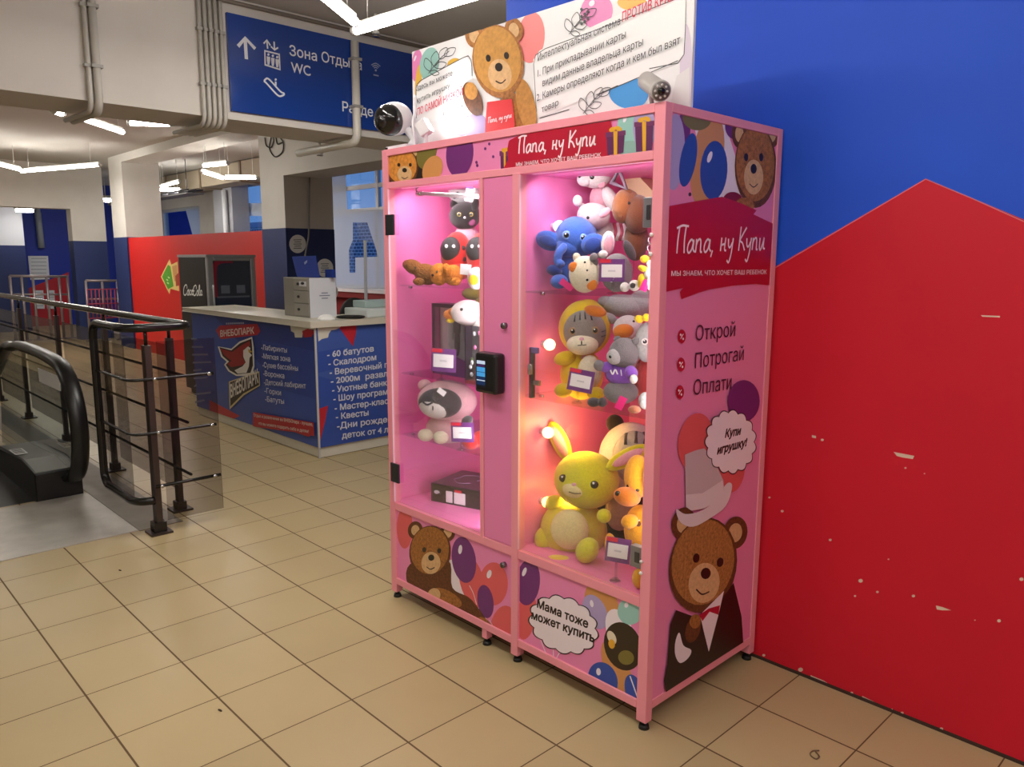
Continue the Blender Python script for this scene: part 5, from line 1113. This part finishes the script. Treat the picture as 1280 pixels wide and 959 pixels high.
h = Ell(797, 596, .12, 17, 16, 28); ho = epart(T, 'head', [h], og_); m2 = Ell(784, 621, .07, 17, 13, 12, 8); epart(ho, 'muzzle', [m2], orange); bead(ho, 'nose', m2, 772, 617, 3.4, eyek, .7); eye(ho, h, 785, 608, 2.2); eye(ho, h, 797, 613, 2.2); epart(ho, 'ear', [Ell(809, 598, .09, 6, 5, 20)], oga)
epart(T, 'body', [Ell(800, 662, .15, 20, 18, 32)], og_); epart(T, 'arm', [Ell(787, 652, .07, 11, 9, 9, -20)], og_); epart(T, 'leg', [Ell(764, 684, .10, 8, 10, 18, -10)], og_); epart(T, 'leg', [Ell(799, 723, .05, 9, 9, 13)], og_); bead(T, 'charm', Ell(800, 662, .15, 20, 18, 32), 798, 655, 3.5, brd, .6); line(T, 'cord', Ell(800, 662, .15, 20, 18, 32), [(786, 662), (793, 656), (800, 650)], 1.4, tagw)
bk_ = fur('black', 34, 30, 32)
T = toy('plush_badger', 'large black and white plush badger behind the yellow bunny and the amber dog', 'soft toy', 785, 640, .46, ZB)
h = Ell(788, 575, .44, 40, 28, 48); ho = epart(T, 'head', [h], wh, seg=36); epart(ho, 'face', [Ell(793, 572, .37, 27, 18, 34)], lg); f = Ell(793, 572, .37, 27, 18, 34)
for a_, b_ in (((783, 542), (782, 556)), ((795, 540), (795, 554)), ((805, 541), (806, 555))): line(ho, 'stripe', f, [a_, b_], 4.5, gd)
epart(ho, 'ear', [Ell(769, 530, .42, 11, 8, 12, -20)], bk_); epart(T, 'body', [Ell(780, 645, .44, 42, 30, 50)], bk_); epart(T, 'belly', [Ell(774, 640, .33, 18, 14, 24)], fur('taupe', 176, 152, 128)); eye(ho, f, 778, 574, 3)
card(757, 672, 788, 704, .045, (769, 718), ZB, 'price card on the floor of the right bay between the bunny and the amber dog', 4)

# ---------- left bay, top shelf (z 1.470)
GL = 'soft toys in the pink cabinet'; ZT = 1.470
T = toy('plush_dog', 'fluffy brown plush dog leaning at the far left of the top left shelf', 'soft toy', 527, 342, .08, ZT)
bf = M('plush_brown_curly', (150, 100, 52), rough=.95, spec=.1, noise=.45, nscale=70, bump=1, bscale=160); h = Ell(517, 334, .075, 13, 11, 9, 25); ho = epart(T, 'head', [h], bf); epart(ho, 'ear', [Ell(509, 331, .07, 6, 5, 6)], bf); epart(T, 'body', [Ell(533, 343, .11, 16, 13, 13, 20)], bf); eye(ho, h, 519, 335, 1.4); epart(T, 'leg', [Ell(524, 352, .07, 8, 7, 5)], bf)
of = M('plush_orange_curly', (214, 136, 56), rough=.95, spec=.1, noise=.4, nscale=70, bump=1, bscale=160)
T = toy('plush_poodle', 'curly orange plush puppy lying on the top left shelf below the red ladybird', 'soft toy', 560, 345, .11, ZT)
h = Ell(549, 343, .10, 12, 11, 14); ho = epart(T, 'head', [h], of); epart(ho, 'ear', [Ell(559, 338, .10, 5, 5, 9, -15)], of); epart(T, 'body', [Ell(566, 344, .14, 13, 13, 13)], of); epart(T, 'leg', [Ell(570, 352, .10, 6, 6, 5)], of); eye(ho, h, 546, 340, 1.4); bead(ho, 'nose', h, 541, 344, 1.8, eyek)
rd_ = fur('scarlet', 204, 42, 42); bk2 = M('face_black', (38, 36, 38), rough=.7)
def ladybird(px, py, y, lab, dx=0):
    T = toy('plush_ladybird', lab, 'soft toy', px, py, y, ZT)
    b = Ell(px, py, y, 19, 16, 28, 8); epart(T, 'body', [b, Ell(px+3, py+20, y, 17, 15, 12)], rd_); f = Ell(px-6, py-6, y-.035, 14, 9, 16, 8); fo = epart(T, 'face', [f], bk2)
    for u in (-5, 4): bead(fo, 'eye', f, px-7+u, py-10, 2.2, eyew, .4)
    for u, v in ((9, -8), (10, 6), (1, 16)): bead(T, 'spot', b, px+u, py+v, 3, bk2, .3)
ladybird(570, 318, .20, 'red plush ladybird with a black face in full view on the top left shelf'); ladybird(602, 318, .22, 'red plush ladybird half hidden behind the pink service panel')
T = toy('plush_black_cat', 'black plush cat with ringed eyes above the red ladybird', 'soft toy', 580, 275, .27, ZT)
h = Ell(581, 270, .27, 20, 14, 17); ho = epart(T, 'head', [h], bk_); epart(ho, 'ear', [Ell(568, 257, .27, 5, 4, 8, -15)], bk_); epart(ho, 'ear', [Ell(594, 256, .27, 5, 4, 8, 15)], bk_); eye(ho, h, 574, 268, 2.2, M('iris_gold', (150, 140, 80), rough=.3)); eye(ho, h, 589, 268, 2.2, M('iris_gold')); bead(ho, 'nose', h, 581, 272, 1.4, tagw); bead(ho, 'tongue', h, 590, 278, 4.5, M('tongue_plum', (120, 50, 90), rough=.7), .4)
epart(T, 'body', [Ell(583, 300, .29, 16, 14, 20)], fur('rose_pale', 216, 170, 186))
T = toy('plush_koala', 'grey plush koala topmost in the left bay, with a white tag', 'soft toy', 580, 245, .30, ZT)
h = Ell(577, 243, .30, 16, 13, 12); ho = epart(T, 'head', [h], lg); epart(ho, 'ear', [Ell(565, 236, .28, 6, 4, 6)], pk); epart(ho, 'ear', [Ell(594, 240, .28, 6, 5, 7)], lg); eye(ho, h, 572, 241, 1.5); bead(ho, 'nose', h, 568, 247, 2, gd); epart(T, 'body', [Ell(590, 262, .33, 15, 12, 18)], lg); o = hangtag(T, 587, 243, .21, 11, 17, 10, tagw); hangtag(o, 587, 234, .209, 11, 4, 10, M('card_purple'))
T = toy('plush_chick', 'white plush chick with a yellow tummy at the pink panel on the top left shelf', 'soft toy', 595, 350, .07, ZT)
e = Ell(595, 348, .075, 11, 10, 14); epart(T, 'body', [e], wh); bead(T, 'tummy', e, 592, 350, 6.5, M('plush_yellow'), .3); hangtag(T, 582, 337, .06, 14, 13, 5, tagw); bead(T, 'cheek', e, 588, 344, 2.4, pk, .4)
# ---------- left bay, middle shelf (z 1.072)
ZM = 1.072
def pbox(name, lab, px0, py0, px1, y, z, dep, zt, cat='box', mat=None, bev=.002):
    A = at(px0, py0, 'Y', y); B = at(px1, py0, 'Y', y); T = thing(name, lab, cat, ((A.x+B.x)/2, y, z)); return T, A.x, B.x
ck = M('carton_dark', (40, 24, 44), rough=.35); cp = M('carton_purple', (96, 44, 112), rough=.35); cg = M('carton_grey', (156, 158, 162), rough=.3)
T, x0, x1 = pbox('doll_box', 'tall dark doll box with a clear window, behind the middle left price card', 540, 420, 592, .16, ZM, .08, 0); zt_ = at(540, 379, 'Y', .16).z
mb = MB(); mb.box(x0, x1, .20, .24, ZM, zt_, ck); mb.box(x0, x0+.016, .16, .2, ZM, zt_, ck); mb.box(x1-.016, x1, .16, .2, ZM, zt_, ck); mb.box(x0, x1, .16, .2, ZM, ZM+.06, cp); mb.box(x0, x1, .16, .2, zt_-.016, zt_, ck); mb.box(x0+.016, x1-.016, .196, .1995, ZM+.06, zt_-.016, M('carton_silver', (170, 172, 180), rough=.35)); bo = mb.build('carton', T)
mb = MB(); xm = (x0+x1)/2; mb.ell((xm, .185, zt_-.055), (.02, .014, .024), cg); mb.ell((xm, .188, zt_-.10), (.022, .014, .04), M('doll_black', (24, 24, 28), rough=.4)); mb.ell((xm, .188, zt_-.17), (.014, .012, .06), M('doll_black')); mb.ell((xm-.035, .19, zt_-.11), (.008, .008, .05), cg); mb.ell((xm+.035, .19, zt_-.11), (.008, .008, .05), cg); mb.build('doll', T)
mb = MB(); mb.box(x0+.016, x1-.016, .161, .1625, ZM+.06, zt_-.016, glass('blister', (230, 235, 238), .12, .03)); mb.build('window', T)
mb = MB(); mb.prism([(x0+.02, .159, ZM+.06), (x0+.02, .159, ZM+.085), (x0+.04, .159, ZM+.07), (xm-.02, .159, ZM+.09), (xm, .159, ZM+.072), (xm+.02, .159, ZM+.09), (x1-.04, .159, ZM+.07), (x1-.02, .159, ZM+.085), (x1-.02, .159, ZM+.06)], (0, .002, 0), cp); mb.build('crown_flap', bo)
T, x0, x1 = pbox('trinket_box', 'clear box of pink and green trinkets at the edge of the pink service panel', 581, 450, 606, .075, ZM, .05, 0); zt_ = at(581, 408, 'Y', .075).z
mb = MB(); mb.box(x0, x1, .11, .115, ZM, zt_, M('carton_grey_dark', (96, 92, 100), rough=.4)); mb.box(x0, x0+.006, .075, .11, ZM, zt_, ck); mb.box(x1-.006, x1, .075, .11, ZM, zt_, ck); mb.box(x0, x1, .075, .11, ZM, ZM+.014, M('carton_rust', (130, 46, 60), rough=.4)); mb.build('carton', T)
mb = MB()
for i in range(14):
    mb.ell((x0+.012+random.random()*(x1-x0-.024), .09+random.random()*.012, ZM+.03+random.random()*(zt_-ZM-.05)), (.008, .006, .010), M(('trinket_pink', 'trinket_green', 'trinket_white')[i % 3], ((230, 120, 170), (90, 110, 50), (220, 220, 224))[i % 3], rough=.4), None, 10, 8)
mb.build('trinkets', T); mb = MB(); mb.box(x0+.006, x1-.006, .076, .077, ZM+.014, zt_, glass('blister', None)); mb.build('window', T)
T = toy('plush_goose', 'white plush goose head with an orange beak above the doll box', 'soft toy', 585, 395, .12, ZM)
h = Ell(585, 391, .125, 22, 16, 16); ho = epart(T, 'head', [h], fur('white_rose', 240, 226, 226)); epart(ho, 'beak', [Ell(564, 394, .10, 10, 7, 7, 8), Ell(568, 390, .10, 8, 7, 6)], orange); eye(ho, h, 577, 387, 2.1); epart(T, 'body', [Ell(606, 420, .17, 16, 14, 46)], wh); epart(T, 'tuft', [Ell(563, 401, .09, 5, 4, 3)], ye)
T = toy('plush_frog', 'mossy green plush peeking over the goose under the top left shelf', 'soft toy', 596, 368, .22, ZM)
epart(T, 'head', [Ell(592, 367, .24, 15, 10, 8)], fur('moss', 150, 134, 60)); epart(T, 'body', [Ell(604, 400, .26, 14, 12, 34)], fur('moss', 0, 0, 0))
card(538, 436, 571, 465, .05, (551, 471), ZM, 'price card on the middle left shelf in front of the doll box', 2)
# ---------- left bay, low shelf (z .785)
ZL = .785
pw = fur('blush', 240, 190, 196); T = toy('plush_hooded_cat', 'white plush cat in a pale pink hood on the lowest left shelf', 'soft toy', 555, 525, .16, ZL)
h = Ell(559, 501, .17, 38, 28, 26); epart(T, 'hood', [h, Ell(531, 482, .12, 9, 7, 8)], pw); f = Ell(547, 507, .085, 24, 13, 16); epart(T, 'hood_opening', [Ell(550, 504, .095, 28, 14, 19)], gd); fo = epart(T, 'face', [f], wh); line(fo, 'mask', f, [(527, 500), (533, 494), (541, 498), (545, 503), (550, 497), (560, 495), (566, 500)], 4, gd); line(fo, 'mask', f, [(528, 502), (534, 506), (541, 503)], 2.6, gd); line(fo, 'nose', f, [(541, 508), (541, 513)], 1.6, gd)
for k in range(3): line(fo, 'stripe', f, [(558, 506+k*4), (566, 505+k*4)], 2.6, gd)
epart(T, 'body', [Ell(562, 535, .18, 30, 24, 19)], pw); epart(T, 'foot', [Ell(532, 544, .07, 10, 8, 8)], yw); epart(T, 'foot', [Ell(551, 547, .08, 10, 8, 8)], yw); hangtag(T, 552, 490, .06, 11, 7, 35, tagw); epart(T, 'tail', [Ell(584, 526, .1, 8, 5, 6, -30)], gd)
T = toy('plush_heart', 'bright red plush heart lying beside the hooded pink cat', 'soft toy', 592, 552, .16, ZL)
epart(T, 'body', [Ell(588, 552, .13, 11, 9, 10, 30), Ell(601, 549, .17, 11, 9, 11, -20)], rd_)
card(563, 528, 593, 553, .06, (576, 563), ZL, 'price card on the lowest left shelf before the hooded pink cat', -2)
# ---------- left bay, floor (z .474)
gb = M('gamebox_black', (36, 30, 40), rough=.3); gb2 = M('gamebox_plum', (74, 46, 78), rough=.3)
p0 = at(539, 626, 'Z', ZB); p1 = at(601, 638, 'Z', ZB); d = (p1-p0).normalized(); n_ = Vector((-d.y, d.x, 0)); hh = at(539, 604, 'Y', p0.y).z-ZB
T = thing('game_box', 'flat black game box with white labels lying on the floor of the left bay', 'box', (*((p0+p1)/2).xy, ZB))
R = Matrix((d, n_, Vector((0, 0, 1)))).transposed(); mb = MB(); LL = .42; dep = .26
mb.box(0, LL, 0, dep, .0, hh, gb, R, p0); mb.box(.004, LL-.004, .004, dep-.004, hh, hh+.001, gb2, R, p0); mb.build('carton', T)
mb = MB()
for a_, b_ in ((.085, .12), (.13, .19)): mb.box(a_, b_, -.0015, 0, .008, hh*.72, M('label_white'), R, p0)
mb.box(.133, .17, -.0022, -.0014, hh*.72, hh*.86, M('card_red'), R, p0); mb.build('label', T)
mb = MB(); mb.ell(R @ Vector((.033, -.001, hh*.55))+p0, (.016, .003, .009), M('print_silver', (196, 196, 204), rough=.4), R); mb.ell(R @ Vector((.046, -.002, hh*.45))+p0, (.008, .003, .006), gb, R)
pts = [R @ Vector((.12+.05*math.cos(t_*.5)*(1+.3*(t_ % 2)), .13+.07*math.sin(t_*.5), hh+.002))+p0 for t_ in range(12)]; mb.tube(catmull(pts, 4), .003, M('print_lilac', (140, 110, 150), rough=.4), 6); mb.build('printed_motif', T)
mb = MB(); P = at(600, 576, 'Y', .12); zz = ZB+.0
T = thing('round_toy', 'dark round toy edge showing beside the pink service panel above the game box', 'toy', (P.x, .2, ZB)); q = Vector((P.x+.04, .2, P.z)); mb.cyl(q, q+Vector((.0, .03, 0)), .032, M('rubber_black'), 24); mb.cyl(q-Vector((0, .002, 0)), q, .016, chrome, 16); mb.build('wheel', T); mb = MB(); mb.box(q.x-.01, q.x+.01, .205, .225, ZB, q.z, gb); mb.build('stand', T)
